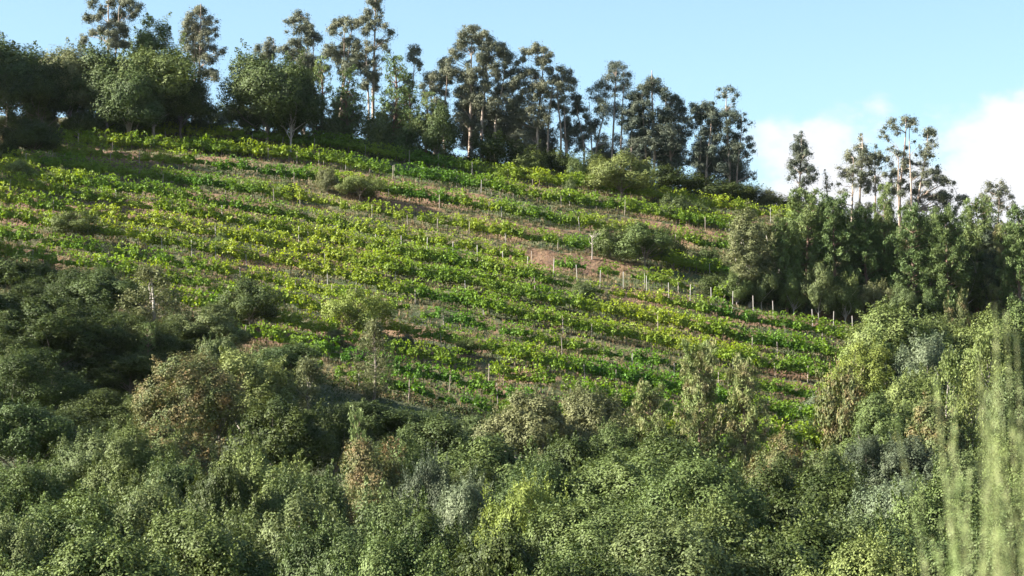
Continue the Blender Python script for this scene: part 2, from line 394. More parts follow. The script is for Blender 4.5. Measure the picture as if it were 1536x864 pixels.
def put(kind, name, mat, bk, px, top, w, where, label, group=None, cat=None, py_base=None):
    """where: ('d', depth) or ('b', base py)"""
    if where[0] == 'b':
        x, y, z = hit(px, where[1])
    else:
        y = where[1]; x = float(ray(px, (top+where[2])/2 if len(where) > 2 else top+60)[0])*y; z = float(ground_z(x, y))
    ztop = float(ray(px, top)[1])*y
    h = max(ztop - z, .8); wm = w*y/F*{'oak': 1.4, 'broad': 1.4, 'fine': 1.42, 'finen': 1.52, 'broadn': 1.5, 'big': 1.1, 'round': 1.3, 'pine': 1.35, 'tall': 1.35, 'column': 1.25}.get(kind, 1.22)
    i = cnt.get(kind, 0); cnt[kind] = i+1
    nv = {'broad': 5, 'fine': 5, 'finen': 5, 'broadn': 4, 'big': 1, 'round': 4, 'oak': 3, 'shrub': 5, 'tree_s': 4, 'tall': 4, 'pine': 5, 'pinec': 4, 'column': 3}[kind]
    (cr, tk), H, W = proto(kind, i % nv, h, wm)
    o = thing(name, label, cat or ('shrub' if kind == 'shrub' else 'tree'), (x, y, z - .1), group, rz=R.random()*6.28, scale=(wm/W, wm/W, h/H))
    link('crown', cr, M[mat], o); link('trunk', tk, B[bk], o)
    return o

# hand-laid crowns: blobs given as (px, py, radius px); depth and branches are built in 3-D
def blob_tree(name, label, depth, trunks, blobs, mat, bk='pale', leaf=.24, dens=1.0, seed=0, base_off=0):
    rng = np.random.default_rng(900+seed); sc_ = depth/F
    tx = trunks[0][0]; x0 = float(ray(tx, 250)[0])*depth; z0 = float(ground_z(x0, depth)) + base_off
    org = np.array([x0, depth, z0]); P, Nn, S, parts = [], [], [], []
    xs = [b[0] for b in blobs]; half = (max(xs)-min(xs))/2*sc_ + .5; mid = (max(xs)+min(xs))/2
    ends = []
    for (bx, by, br) in blobs:
        br = br*1.36*(.9+.25*rng.random()); bx += rng.normal()*1.2; by += rng.normal()*1.2
        ux, uz = ray(bx, by); r = br*sc_
        lim = math.sqrt(max(.05, 1-min(1, abs(bx-mid)*sc_/half)**2))
        off = rng.uniform(-1, 1)*min(half, 3.2)*.75*lim
        y = depth+off; c = np.array([ux*y, y, uz*y]) - org; ends.append((c, r))
        n_sub = max(2, int((r/.62)**2*1.5))
        for s in range(n_sub):
            d = unit(rng.normal(size=3)); rs = min(r*.6, .7)*(.55+.75*rng.random())
            cc = c + d*max(r-rs*.75, 0)*(rng.random()**.5); cc[2] -= .1*rs
            n = int(88*dens*(rs/.6)**2) + 14
            p, nn = clump(cc, rs, n, rng, zs=.85, shell=.3, fuzz=1.1, axis=np.array([(cc[0])/half*.4, 0, .35]) + d*.45)
            P.append(p); Nn.append(nn); S.append(np.full(n, leaf)*(.7+.6*rng.random(n)))
        # hanging wisps
        m = int(80*dens*(r/1.0)); p = c + np.clip(rng.normal(size=(m, 3)), -1.3, 1.3)*r*np.array([.7, .7, .6]) + np.array([0, 0, -.3*r]); P.append(p); Nn.append(rng.normal(size=(m, 3))); S.append(np.full(m, leaf*.85))
    V, Q = leaf_quads(np.concatenate(P), np.concatenate(Nn), np.concatenate(S), 1.1, .5, up=.3, rng=rng)
    tl = []
    for (bx, tpx, tpy, r0) in trunks:
        p0 = np.array([float(ray(bx, 300)[0])*depth - x0, rng.normal()*.5*(len(tl) > 0), 0.])
        p0[2] = float(ground_z(p0[0]+x0, depth+p0[1])) - z0 - .5
        ux, uz = ray(tpx, tpy); p1 = np.array([ux*depth - x0, p0[1]*.5, uz*depth - z0])
        L_ = np.linalg.norm(p1-p0); off = rng.normal(size=3)*L_*.018; T = np.linspace(0, 1, 9)
        pts = [p0*(1-t)+p1*t + off*math.sin(t*math.pi*1.6) for t in T]; rad = [r0*(1.15-t)**.9 + .02 for t in T]
        tl.append((np.array(pts), rad)); parts.append(tube(pts, rad, 7))
    for c, r in ends:
        best = None
        for pts, rad in tl:
            for i in range(1, len(pts)):
                if pts[i][2] > c[2] - .15*abs(c[0]-pts[i][0]) and i > 1: continue
                d = np.linalg.norm(pts[i]-c)
                if best is None or d < best[0]: best = (d, pts[i], rad[i])
        if best is None: best = (1, tl[0][0][2], tl[0][1][2])
        if best[0] > .5: parts.append(limb(best[1], c, min(best[2]*.55, .04+.014*best[0]), .02, rng, .07, 5, .04))
    o = thing(name, label, 'tree', tuple(org), 'eucalyptus trees along the ridge' if 'eucal' in name else None)
    link('crown', mesh_quads('crown', V, Q), M[mat], o); link('trunk', mesh_quads('trunk', *join(parts), True), B[bk], o)

def bl(ox, oy, s):
    v = [float(t) for t in s.replace(';', ' ').replace(',', ' ').split()]
    return [(ox + v[i]/3.84, oy + v[i+1]/3.84, v[i+2]) for i in range(0, len(v), 3)]
# --- the ridge line, left to right
blob_tree('eucalyptus_tree', 'tall pale-trunked eucalyptus at upper left, its top cut off by the picture edge', 414, [(163, 161, -8, .28), (170, 176, 10, .2)],
  bl(0, 0, '540,20,9 580,50,10 640,15,10 700,10,10 760,20,10 800,55,9 760,90,10 700,70,9 660,110,10 560,100,10 510,110,9 500,95,7 620,140,8 580,170,9 690,150,10 730,180,10 640,190,10 470,230,9 490,200,6 530,190,7 680,230,12 640,250,11 720,260,9 470,270,6'), 'euc', leaf=.26, seed=1)
blob_tree('eucalyptus_tree', 'slim dark eucalyptus with side puffs, left of the gap of sky at upper left', 412, [(298, 300, 10, .24), (290, 292, 60, .16)],
  bl(0, 0, '1130,50,9 1160,70,10 1100,90,9 1180,110,10 1080,130,9 1130,150,13 1190,160,10 1070,180,9 1110,220,13 1180,220,12 1060,230,6 1220,100,5 1250,120,5 1240,160,6 1240,200,5 1280,300,7 1300,280,5 1150,290,13 1210,270,10 1090,290,9 1200,340,12 1120,350,11 1250,310,5 1220,400,12 1160,410,9 1060,330,9 1250,440,8'), 'euc', seed=2)
blob_tree('eucalyptus_tree', 'leaning eucalyptus with stacked puffs right of the dark oak pair', 413, [(462, 450, 30, .24), (470, 470, 60, .18)],
  bl(384, 0, '240,90,9 270,100,9 210,110,8 180,130,6 290,150,11 250,160,10 310,180,10 340,210,9 360,215,7 300,220,11 180,190,4 240,240,10 320,245,7 200,250,9 170,270,9 150,290,8 250,290,10 220,310,12 300,330,13 340,350,10 270,370,13 220,390,12 330,400,12 400,390,8 290,430,12 370,450,10 240,450,11 410,410,5'), 'euc', seed=3)
blob_tree('eucalyptus_tree', 'small faraway eucalyptus tops peeping over the dark oak', 432, [(405, 405, 62, .2), (384, 384, 72, .14)],
  bl(384, 0, '80,240,7 75,270,9 100,280,6 60,290,8 10,270,6 0,290,6 80,320,10 40,340,9'), 'euc', seed=4, base_off=0)
blob_tree('eucalyptus_tree', 'wide open-crowned eucalyptus with a long arm to the left, left of the tallest one', 411, [(508, 525, 40, .25), (516, 514, 40, .2)],
  bl(384, 0, '500,115,9 470,130,9 440,160,9 425,190,6 540,125,8 580,120,7 560,150,6 520,160,5 490,190,5 530,230,9 500,250,10 560,250,10 510,290,11 430,280,10 410,310,9 460,320,10 480,350,7 580,280,11 600,320,10 560,340,12 530,370,12 500,400,11 570,400,12 610,370,8'), 'euc', seed=5)
blob_tree('eucalyptus_tree', 'tallest eucalyptus, its top cut by the picture edge above small separate puffs', 410, [(560, 562, -14, .27), (552, 551, 60, .18)],
  bl(384, 0, '690,-10,9 660,15,8 700,20,9 715,60,7 720,90,5 640,85,10 620,110,9 590,125,8 680,125,10 650,150,10 630,180,8 700,150,5 750,160,7 775,180,8 790,190,5 770,205,5 630,250,7 660,270,9 700,240,7 730,245,8 740,270,6 775,300,5 640,290,7 700,330,7 730,345,5 600,370,9 650,370,10 690,400,11 630,420,11 680,450,11 640,480,10 700,500,8'), 'euc', seed=6)
blob_tree('eucalyptus_tree', 'small narrow eucalyptus standing alone against the sky right of the tallest one', 412, [(616, 620, 72, .16)],
  bl(384, 0, '910,280,8 890,310,7 930,310,8 925,340,8 895,340,6 940,370,6 945,400,4 890,420,4 890,450,7 870,470,8 895,490,6 860,520,9'), 'euc', seed=7)
blob_tree('eucalyptus_tree', 'thin pale eucalyptus with a drooping crown, just left of the largest dome', 410, [(650, 648, 115, .16), (668, 668, 100, .18)],
  bl(384, 0, '1010,430,8 990,450,9 1030,450,9 960,490,7 1010,480,8 1080,400,10 1120,410,9 1070,440,9 1110,460,10 1060,490,9 1030,520,9 980,540,8 1090,530,8 1040,580,9 1080,600,9'), 'euc', seed=8)
blob_tree('eucalyptus_tree', 'largest domed grey-green eucalyptus at the middle of the ridge', 409, [(704, 708, 60, .3), (725, 728, 70, .26), (745, 752, 90, .22)],
  bl(384, 0, '1230,165,9 1260,170,9 1200,190,9 1290,195,10 1320,200,8 1340,230,10 1250,215,11 1190,230,9 1180,270,10 1150,290,9 1290,250,12 1330,270,12 1250,290,7 1160,320,9 1120,340,9 1090,370,10 1070,400,7 1100,410,10 1140,400,9 1220,360,7 1280,320,9 1330,330,13 1380,270,9 1420,270,9 1440,300,9 1460,330,9 1400,320,11 1440,370,12 1370,380,13 1310,400,12 1250,430,14 1190,440,11 1400,440,14 1460,430,13 1330,470,14 1270,500,15 1200,510,13 1400,520,14 1470,500,12 1160,540,11 1230,570,14 1300,560,14 1370,590,14 1440,570,13 1180,610,12 1260,640,13 1330,650,11 1400,660,12 1220,700,10 1300,720,11 1160,680,9 1470,640,9 1390,740,9'), 'euc', seed=9)
blob_tree('eucalyptus_tree', 'pointed eucalyptus with a leafy dense crown right of the largest dome', 409, [(808, 812, 75, .24), (824, 826, 100, .2), (836, 840, 110, .2), (849, 846, 130, .17)],
  bl(768, 60, '150,20,7 140,45,8 170,60,9 110,60,8 70,70,8 200,90,9 160,100,9 60,105,8 220,110,6 190,140,9 30,130,8 100,180,11 150,200,11 60,190,11 220,190,10 270,160,8 300,180,10 250,230,12 320,220,9 350,240,9 180,250,13 110,260,13 40,250,13 290,270,12 340,280,8 360,250,5 220,310,12 150,330,13 70,330,13 290,340,12 260,380,12 190,400,12 120,410,13 50,400,13 300,400,10 150,470,12 80,470,13 20,480,12 200,460,9 130,540,11 70,550,12 20,560,10 160,590,8 110,620,10'), 'euc', seed=10)
blob_tree('eucalyptus_tree', 'thin low eucalyptus puffs around bare trunks, filling the gap right of the pointed one', 411, [(872, 870, 140, .15), (852, 850, 160, .14), (889, 885, 150, .14)],
  bl(768, 60, '390,330,9 360,330,7 380,370,9 400,400,9 370,420,8 420,440,8 440,480,9 400,510,8 310,460,9 330,490,11 290,500,10 350,530,10 300,550,9 330,580,8 390,560,8 430,560,8 400,600,8 450,520,7 470,490,8 320,620,6 380,630,6'), 'eucd', seed=11)
blob_tree('eucalyptus_tree', 'feathery upright eucalyptus with a faint see-through top over a dark waist', 410, [(895, 905, 140, .17), (916, 925, 95, .2), (930, 935, 110, .16)],
  bl(768, 60, '560,135,7 590,150,8 565,170,7 620,140,7 655,150,7 600,190,8 640,180,8 670,190,7 550,210,8 590,230,8 630,220,8 665,230,7 520,240,9 510,270,9 560,270,8 600,270,8 640,270,8 680,270,7 480,280,7 445,300,6 455,330,5 540,310,8 600,310,7 660,310,8 500,350,11 530,370,12 560,390,10 610,380,9 500,400,9 540,430,9 600,420,10 630,400,10 500,460,8 470,510,8 530,480,6 490,560,7 540,560,8 520,600,7 560,600,6 600,560,8 620,600,9 640,640,9 590,650,7 500,640,7'), 'eucd', leaf=.2, dens=.8, seed=12)
blob_tree('eucalyptus_tree', 'broad two-humped eucalyptus with a hole of sky between its humps', 409, [(979, 980, 110, .26), (968, 965, 140, .2), (1002, 1003, 140, .19), (947, 948, 160, .17)],
  bl(768, 60, '810,230,8 790,250,9 830,250,9 760,275,9 740,290,6 800,280,10 850,280,9 880,300,9 900,320,8 890,350,6 780,310,8 720,320,9 690,340,9 730,350,10 770,350,8 670,370,10 710,390,12 760,400,13 800,420,11 940,330,8 920,360,10 960,350,8 950,390,11 990,400,8 910,410,11 980,440,10 1010,470,8 860,430,11 880,470,12 930,470,13 660,420,11 700,450,12 740,470,13 790,480,12 640,460,9 680,510,11 740,540,12 800,540,13 850,520,13 910,530,13 970,520,11 1010,520,9 1030,490,6 760,590,11 820,600,12 880,590,13 940,590,12 990,570,9 700,600,11 650,640,9 720,660,11 780,660,9 860,660,11 920,650,12 970,640,9 1000,690,9 740,720,8 880,720,8 940,710,10'), 'eucd', seed=13)
blob_tree('eucalyptus_tree', 'last big eucalyptus before the cloud, with thin open tips on its right side', 408, [(1091, 1092, 150, .25), (1064, 1062, 175, .2), (1107, 1110, 180, .16), (1052, 1050, 190, .14)],
  bl(768, 60, '1060,370,7 1040,400,7 1080,400,9 1120,385,9 1150,390,8 1100,430,11 1160,420,10 1190,440,9 1080,470,11 1140,470,11 1250,270,6 1230,290,5 1275,290,6 1290,315,6 1200,285,4 1190,320,5 1220,320,5 1165,355,4 1280,345,5 1270,380,5 1240,400,7 1220,430,7 1270,430,9 1300,460,8 1240,470,8 1330,430,4 1345,460,4 1375,475,5 1310,500,7 1340,520,6 1190,500,11 1250,520,9 1290,550,10 1240,570,8 1130,530,9 1090,530,10 1350,570,7 1320,600,8 1180,570,11 1230,620,9 1280,610,9 1370,620,7 1350,660,6 1390,650,5 1160,630,10 1210,660,9 1080,610,9 1050,640,10 1100,660,10 1270,670,8 1310,700,8 1300,740,6 1150,700,10 1030,690,9 1070,730,9 1200,730,9 1240,750,7 1380,770,5 1360,790,4 1390,800,5 1370,840,6'), 'eucd', seed=14)
blob_tree('eucalyptus_tree', 'lone spire-shaped dark eucalyptus in front of the cloud', 404, [(1199, 1202, 200, .17)],
  bl(1136, 130, '255,260,3 250,280,5 240,305,7 260,310,6 230,335,8 265,345,8 215,345,5 245,370,9 280,380,6 230,400,8 300,390,4 260,410,8 210,430,7 240,440,7 285,440,7 195,460,6 265,470,7 310,465,6 220,490,6 190,490,4 330,485,5 300,500,8 335,500,4 185,525,5 205,515,4 320,520,6 260,530,5 290,540,6 250,560,6 230,580,5 270,590,6 245,605,5'), 'eucd', seed=15)
blob_tree('pine_tree', 'very thin young pine with a wispy crown, beside the spire-shaped eucalyptus', 404, [(1243, 1238, 255, .1)],
  bl(1136, 130, '390,480,2 392,500,4 388,520,5 400,530,4 410,550,5 385,550,4 430,555,3 400,575,5 420,580,4 380,580,3 405,600,4 430,570,3'), 'grey', leaf=.18, dens=.6, seed=16)
blob_tree('eucalyptus_tree', 'eucalyptus with three bare leaning trunks, just left of the widest one with round tufts', 402, [(1277, 1280, 240, .16), (1293, 1290, 210, .2), (1311, 1314, 225, .17)],
  bl(1136, 130, '590,275,3 590,300,4 580,330,6 600,350,7 560,350,5 525,375,6 530,400,7 510,420,5 550,420,7 620,375,8 640,400,9 600,410,8 680,345,5 690,375,7 710,400,7 670,400,7 740,420,8 760,445,5 590,450,9 640,440,9 700,440,8 470,465,5 490,490,7 530,470,7 560,480,8 520,510,6 610,490,8 660,490,7 720,480,6 740,500,4 600,540,8 550,530,6 560,570,6 620,580,7 640,550,7 690,540,7 710,570,6 680,590,6 470,545,5 475,600,6 500,600,5 450,650,4 480,660,6 500,690,4 590,690,8 630,700,8'), 'euc', seed=17)
blob_tree('eucalyptus_tree', 'widest eucalyptus at the right of the ridge with round tufts on high bare branches', 400, [(1352, 1355, 180, .24), (1364, 1364, 190, .18), (1372, 1390, 200, .2), (1349, 1345, 220, .17)],
  bl(1136, 130, '870,175,7 850,190,6 895,195,7 910,215,5 880,220,5 905,240,4 840,205,4 770,200,7 780,220,6 750,230,5 720,260,5 735,285,5 760,295,4 710,280,3 800,240,5 810,265,5 980,245,7 965,265,6 1000,265,7 1015,275,5 985,285,4 905,310,3 1000,315,6 1020,340,5 985,340,6 860,350,4 770,360,5 745,365,3 790,370,4 830,385,6 810,400,5 855,395,4 930,350,4 950,380,7 980,385,8 1010,400,6 920,395,5 960,420,6 860,430,7 880,450,6 830,450,6 850,480,8 800,480,7 780,510,8 740,500,6 930,440,6 970,450,7 950,490,8 1000,480,6 1040,460,5 1050,490,8 1070,520,8 1020,530,7 900,510,8 850,540,7 800,560,8 760,560,7 940,550,9 980,560,8 1070,550,7 1100,540,5 1125,560,6 1120,600,5 870,590,9 920,600,8 790,600,8 830,620,7 1040,610,8 1080,610,8 1020,640,8 980,620,8 1060,640,8 1110,640,6 1160,640,6 1185,640,7 1180,680,6 1150,710,7 1080,680,8 1030,690,8 930,650,8 880,660,7 960,700,7 1010,740,6 860,700,5 900,720,6'), 'euc', seed=18)
blob_tree('eucalyptus_tree', 'small rounded eucalyptus apart at the far right edge of the ridge', 398, [(1498, 1497, 285, .2)],
  bl(1136, 130, '1320,560,5 1345,575,6 1400,550,6 1420,575,6 1380,570,5 1440,590,5 1310,600,6 1350,610,7 1390,620,7 1430,620,5 1290,630,6 1330,650,7 1380,660,7 1450,640,6 1465,670,5 1300,680,7 1350,700,7 1400,700,7 1440,690,5'), 'euc', seed=19)

G1_ = 'broad dark trees on the left end of the ridge'
put('oak', 'oak_tree', 'oak', 'oak', 12, 58, 128, ('d', 398), 'dark round oak at the far left end of the ridge', G1_)
put('shrub', 'bushy_tree', 'brown', 'oak', 55, 84, 45, ('d', 412), 'small hazy treetop showing between the far left oak and the grey-green oak', cat='tree')
put('oak', 'oak_tree', 'grey', 'grey', 106, 64, 92, ('d', 396), 'grey-green oak with pale forked trunk, second from the left on the ridge', G1_)
put('oak', 'oak_tree', 'oak', 'grey', 160, 72, 100, ('d', 394), 'dark oak right of the grey-green oak, with thin pale trunks under it', G1_)
put('oak', 'oak_tree', 'green', 'grey', 232, 68, 118, ('d', 393), 'wide oak with sunlit yellow-green top above a very dark underside at upper left', G1_)
put('oak', 'oak_tree', 'dark', 'oak', 272, 108, 80, ('d', 395), 'low dark oak at the right end of the upper left oak group', G1_)
put('oak', 'oak_tree', 'oak', 'oak', 402, 76, 112, ('d', 396), 'dark green oak with light left edge standing right of the sky gap at upper left', G1_)
put('oak', 'oak_tree', 'dark', 'grey', 436, 98, 74, ('d', 394), 'darker lower oak touching the right side of the oak by the sky gap', G1_)
put('oak', 'oak_tree', 'oak', 'grey', 195, 98, 90, ('d', 389), 'dark oak in front between the two brighter-topped oaks at upper left', G1_)
put('oak', 'oak_tree', 'dark', 'oak', 60, 92, 90, ('d', 392), 'dark oak in front, between the far left oak and the grey-green oak', G1_)
put('tall', 'pine_tree', 'pine', 'pine', 230, 20, 64, ('d', 418), 'round-topped pine rising behind the oaks between the two tall eucalyptus of the upper left')
put('tree_s', 'small_tree', 'light', 'grey', 348, 146, 66, ('b', 203), 'small light green tree in front of the dark oak by the sky gap')
put('tree_s', 'small_tree', 'green', 'grey', 292, 168, 40, ('b', 206), 'small green tree with a thin pale stem below the red bank at upper left')
put('tree_s', 'small_tree', 'green', 'grey', 395, 150, 44, ('b', 204), 'bright small tree at the foot of the dark oak by the sky gap')
put('tree_s', 'small_tree', 'olive', 'grey', 150, 148, 56, ('b', 210), 'low thin tree with several pale stems under the upper left oaks')
put('tree_s', 'small_tree', 'olive', 'grey', 205, 155, 50, ('b', 208), 'sparse low tree under the wide sunlit-topped oak')
UT = [(20, 165, 'nearest the left picture edge'), (62, 160, 'left of the forked pale trunk'), (118, 168, 'under the grey-green oak'), (178, 162, 'under the dark oaks'), (228, 160, 'in the middle of the row'), (262, 172, 'third from the right'), (318, 172, 'next to the gap of sky'), (372, 158, 'under the dark oak by the gap')]
for i, (px, t_, w_) in enumerate(UT):
    put('tree_s', 'small_tree', ['oak', 'olive', 'green', 'oak'][i % 4], 'grey', px, t_, 46, ('b', 207), 'thin low tree under the upper left oaks, ' + w_, 'low trees under the upper left oaks')
FT = [(655, 150, 402+12, 'behind the thin pale drooping eucalyptus'), (703, 118, 415, 'left behind the largest dome'), (742, 128, 417, 'right behind the largest dome'), (775, 140, 415, 'between the largest dome and the pointed eucalyptus'), (815, 168, 417, 'behind the pointed eucalyptus'),
      (958, 178, 415, 'left behind the two-humped eucalyptus'), (1003, 176, 416, 'right behind the two-humped eucalyptus'), (1062, 188, 415, 'left behind the last big eucalyptus'), (1098, 196, 416, 'right behind the last big eucalyptus'), (595, 150, 417, 'behind the conical ridge pine'), (520, 128, 417, 'behind the open-crowned eucalyptus'), (455, 110, 417, 'behind the leaning eucalyptus'), (905, 200, 417, 'behind the feathery eucalyptus')]
for px, t_, d_, w_ in FT:
    put('tall', 'eucalyptus_tree', 'euc' if px % 2 else 'eucd', 'pale', px, t_, 44, ('d', d_), 'low dense grey eucalyptus ' + w_, 'eucalyptus trees along the ridge')
put('pinec', 'pine_tree', 'pine', 'pine', 585, 86, 60, ('d', 404), 'conical pine just right of the tallest eucalyptus', 'pines mixed into the ridge')
put('pinec', 'pine_tree', 'pine', 'pine', 530, 105, 54, ('d', 403), 'dark-based pine below the wide open-crowned eucalyptus', 'pines mixed into the ridge')
put('pinec', 'pine_tree', 'pinel', 'pine', 480, 90, 46, ('d', 403), 'light green narrow pine left of the wide open-crowned eucalyptus', 'pines mixed into the ridge')
put('pinec', 'pine_tree', 'pine', 'pine', 612, 130, 46, ('d', 403), 'short pine below the small lone narrow eucalyptus', 'pines mixed into the ridge')
put('pinec', 'pine_tree', 'pinel', 'pine', 637, 140, 40, ('d', 402), 'yellow-green narrow pine at the left foot of the largest domed eucalyptus', 'pines mixed into the ridge')
put('tree_s', 'small_tree', 'oak', 'oak', 655, 152, 62, ('d', 401), 'dark round small tree at the foot of the thin pale drooping eucalyptus')
put('tree_s', 'small_tree', 'olive', 'oak', 350+78, 146, 50, ('d', 399), 'olive small tree under the right side of the dark oaks')
put('pinec', 'pine_tree', 'pine', 'pine', 474, 170, 36, ('d', 400), 'low yellow pine below the light green narrow pine', 'pines mixed into the ridge')
put('shrub', 'ridge_bush', 'olive', 'oak', 565, 160, 60, ('d', 401), 'olive bush between the ridge pines under the tallest eucalyptus')
put('shrub', 'ridge_bush', 'oak', 'oak', 608, 178, 52, ('d', 400), 'dark bush under the short ridge pine')
put('shrub', 'ridge_bush', 'olive', 'oak', 505, 165, 60, ('d', 402), 'olive bush under the wide open-crowned eucalyptus')
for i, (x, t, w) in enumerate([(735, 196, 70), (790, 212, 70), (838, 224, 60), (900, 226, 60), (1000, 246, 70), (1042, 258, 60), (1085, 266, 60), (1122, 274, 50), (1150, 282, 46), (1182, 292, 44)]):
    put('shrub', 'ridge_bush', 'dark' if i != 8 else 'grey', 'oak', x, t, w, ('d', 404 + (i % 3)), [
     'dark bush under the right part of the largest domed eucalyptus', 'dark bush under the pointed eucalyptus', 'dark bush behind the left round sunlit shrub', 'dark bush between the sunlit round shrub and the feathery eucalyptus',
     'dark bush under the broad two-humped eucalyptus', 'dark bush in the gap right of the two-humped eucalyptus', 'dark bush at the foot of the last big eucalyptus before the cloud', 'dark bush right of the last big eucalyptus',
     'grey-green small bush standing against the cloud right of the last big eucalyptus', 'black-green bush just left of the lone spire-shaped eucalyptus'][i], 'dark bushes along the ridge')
# --- shrubs and small trees among the vine terraces
V_ = [('shrub','oak',16,382,84,428,'green bush at the left picture edge above the dark oak crowns'),('shrub','green',66,392,50,424,'small green bush right of the left picture edge above the dark oak crowns'),
 ('shrub','light',793,230,52,264,'round sunlit shrub on the ridge edge below the pointed eucalyptus'), ('shrub','green',868,236,38,272,'round shrub with dark right side below the thin eucalyptus puffs'),
 ('tree_s','light',932,232,86,298,'largest sunlit round tree on the ridge edge, below the feathery eucalyptus'), ('shrub','olive',968,262,28,296,'small sunlit shrub touching the largest round tree on the ridge edge'),
 ('tree_s','light',540,261,56,302,'olive tree on the second terrace near a bare red bank'), ('tree_s','grey',491,252,28,294,'narrow grey-green tree left of the olive terrace tree'),
 ('shrub','olive',430,272,36,300,'olive shrub at the shadow edge on the upper left terraces'), ('shrub','olive',855,268,26,306,'small olive bush with thin stems on the terrace under the ridge'),
 ('tree_s','green',110,318,58,362,'dark-sided round tree alone on the left terraces'), ('shrub','olive',1010,294,48,332,'olive bush left of a pair above the shaded earth bank'),
 ('shrub','green',1052,304,40,338,'green bush right of a pair above the shaded earth bank'), ('tree_s','green',968,334,74,402,'grey-green tree in the middle right terraces above the line of pale posts'),
 ('shrub','green',915,338,54,388,'olive bush left of the grey-green tree of the middle right terraces'), ('shrub','dark',1008,352,42,404,'dark bush right of the grey-green tree of the middle right terraces'),
 ('tree_s','yellow',533,432,76,514,'round yellow-green tree with a visible trunk in the middle of the lower terraces'), ('shrub','olive',875,421,34,452,'dense olive bush below the line of pale posts'),
 ('tree_s','oak',375,418,80,500,'green tree at the left of the lower terraces above the pink-brown bank'), ('column','grey',560,486,46,606,'slender young blue-grey eucalyptus in front of the lower terraces'),
 ('shrub','grey',501,494,26,520,'small blue-green bush beside the round yellow-green tree'), ('shrub','blue',607,500,28,530,'small round blue-green bush on a dark earth bank'),
 ('shrub','light',29,240,44,272,'pale bush on the shaded left terraces near the picture edge'), ('shrub','light',86,252,30,277,'small pale bush right of the pale edge bush'),
 ('oak','dark',48,180,60,246,'dark tree in shade on the left edge below the ridge oaks'), ('shrub','dark',12,200,42,250,'dark bush filling the left edge below the ridge oaks'), ('shrub','dark',366,206,44,234,'dark bush in the shade of the upper left terraces'),
 ('shrub','dark',312,204,50,228,'low dark bush left of the shaded upper bush'), ('column','pinel',332,352,20,382,'tiny columnar green bush on the left terraces'),
 ('pinec','blue',160,370,32,412,'small blue-green pine on the left terraces'), ('shrub','green',700,508,28,532,'grey-green low bush on the lower middle terraces'),
 ('tree_s','olive',1120,385,40,440,'olive small tree at the left foot of the right wood'), ('shrub','dark',1080,408,60,446,'dark low bush at the left end of the shaded strip below the right wood'),
 ('shrub','dark',1135,418,60,455,'dark low bush under the first pines of the right wood'), ('shrub','oak',1060,372,44,410,'dark green bush on the terrace right of the grey-green tree'),
 ('shrub','oak',1232,626,84,676,'wide dark green bush, left of a pair at the lower right of the terraces'), ('shrub','oak',1276,630,66,678,'dark green bush, right of a pair at the lower right of the terraces'),
 ('shrub','silver',1228,592,66,628,'silvery sprawling bush above the pair of dark green bushes')]
for k, m, px, t, w, b, lab in V_:
    nm = {'shrub': 'terrace_bush', 'tree_s': 'small_tree', 'oak': 'oak_tree', 'column': 'slender_tree', 'pinec': 'pine_tree'}[k]
    put(k, nm, m, 'oak', px, t-3, w*1.12, ('b', b), lab, cat='tree' if k != 'shrub' else None)
# --- right wood: two ranks of pines and broadleaved trees
W_ = [('tall','grey',1122,308,62,442,'grey-green tree at the left end of the right wood'), ('tall','grey',1165,316,50,452,'grey-green pale-stemmed tree, second from the left in the right wood'),
 ('pine','pinel',1208,288,58,464,'tall sunlit pine with a leaning pale trunk in the right wood'), ('pine','pine',1250,302,56,468,'sunlit pine right of the tall leaning one in the right wood'),
 ('pine','pinel',1180,335,44,458,'shorter pine with a crooked trunk between the grey-green trees and the tall pine'), ('tall','blue',1290,365,60,482,'bluish broadleaved tree with hanging leaves in the middle of the right wood'),
 ('pine','pinel',1332,286,40,486,'narrow bright-topped pine right under the widest eucalyptus'), ('pine','pine',1300,318,50,484,'pine behind the bluish tree of the right wood'),
 ('pine','pine',1372,312,56,492,'pine with a green top right of the narrow bright-topped one'), ('pine','pine',1418,322,56,500,'pine with blunt bright top near the right of the wood'),
 ('pine','pinel',1462,304,58,506,'tallest pine of the right part of the wood, left of the lone edge eucalyptus'), ('tall','blue',1490,316,54,512,'bluish-grey tree below the edge eucalyptus'),
 ('pine','pbrown',1506,345,44,515,'brownish narrow pine near the right picture edge'), ('pine','pine',1530,318,52,520,'pine cut by the right picture edge'),
 ('tall','dark',1392,352,60,497,'dark tree in the shadowed heart of the right wood'), ('tall','green',1345,372,56,490,'dark tree in shade left of the shadowed heart of the wood'), ('tall','oak',1440,362,64,503,'dark tree in shade right of the shadowed heart of the wood')]
for i, (k, m, px, t, w, b, lab) in enumerate(W_):
    d = 352 + (i*7 % 9) + (8 if k == 'tall' and m == 'dark' else 0)
    put(k, 'pine_tree' if k == 'pine' else 'tall_tree', m, 'pine' if k == 'pine' else 'grey', px, t, w, ('d', d), lab, 'trees of the right wood')
for i, (px, t_, w_, m_) in enumerate([(1105, 405, 50, 'green'), (1142, 395, 44, 'olive'), (1190, 400, 40, 'light'), (1228, 392, 46, 'olive'), (1268, 408, 44, 'green'), (1312, 415, 50, 'grey'), (1356, 425, 50, 'olive'), (1402, 430, 50, 'oak')]):
    put('tree_s', 'small_tree', m_, 'grey', px, t_, w_, ('d', 350 + i % 3), 'small tree at the lower front edge of the right wood, ' + ['leftmost', 'second from the left', 'third from the left', 'fourth from the left', 'fifth from the left', 'sixth from the left', 'second from the right', 'rightmost'][i], 'small trees at the front edge of the right wood')
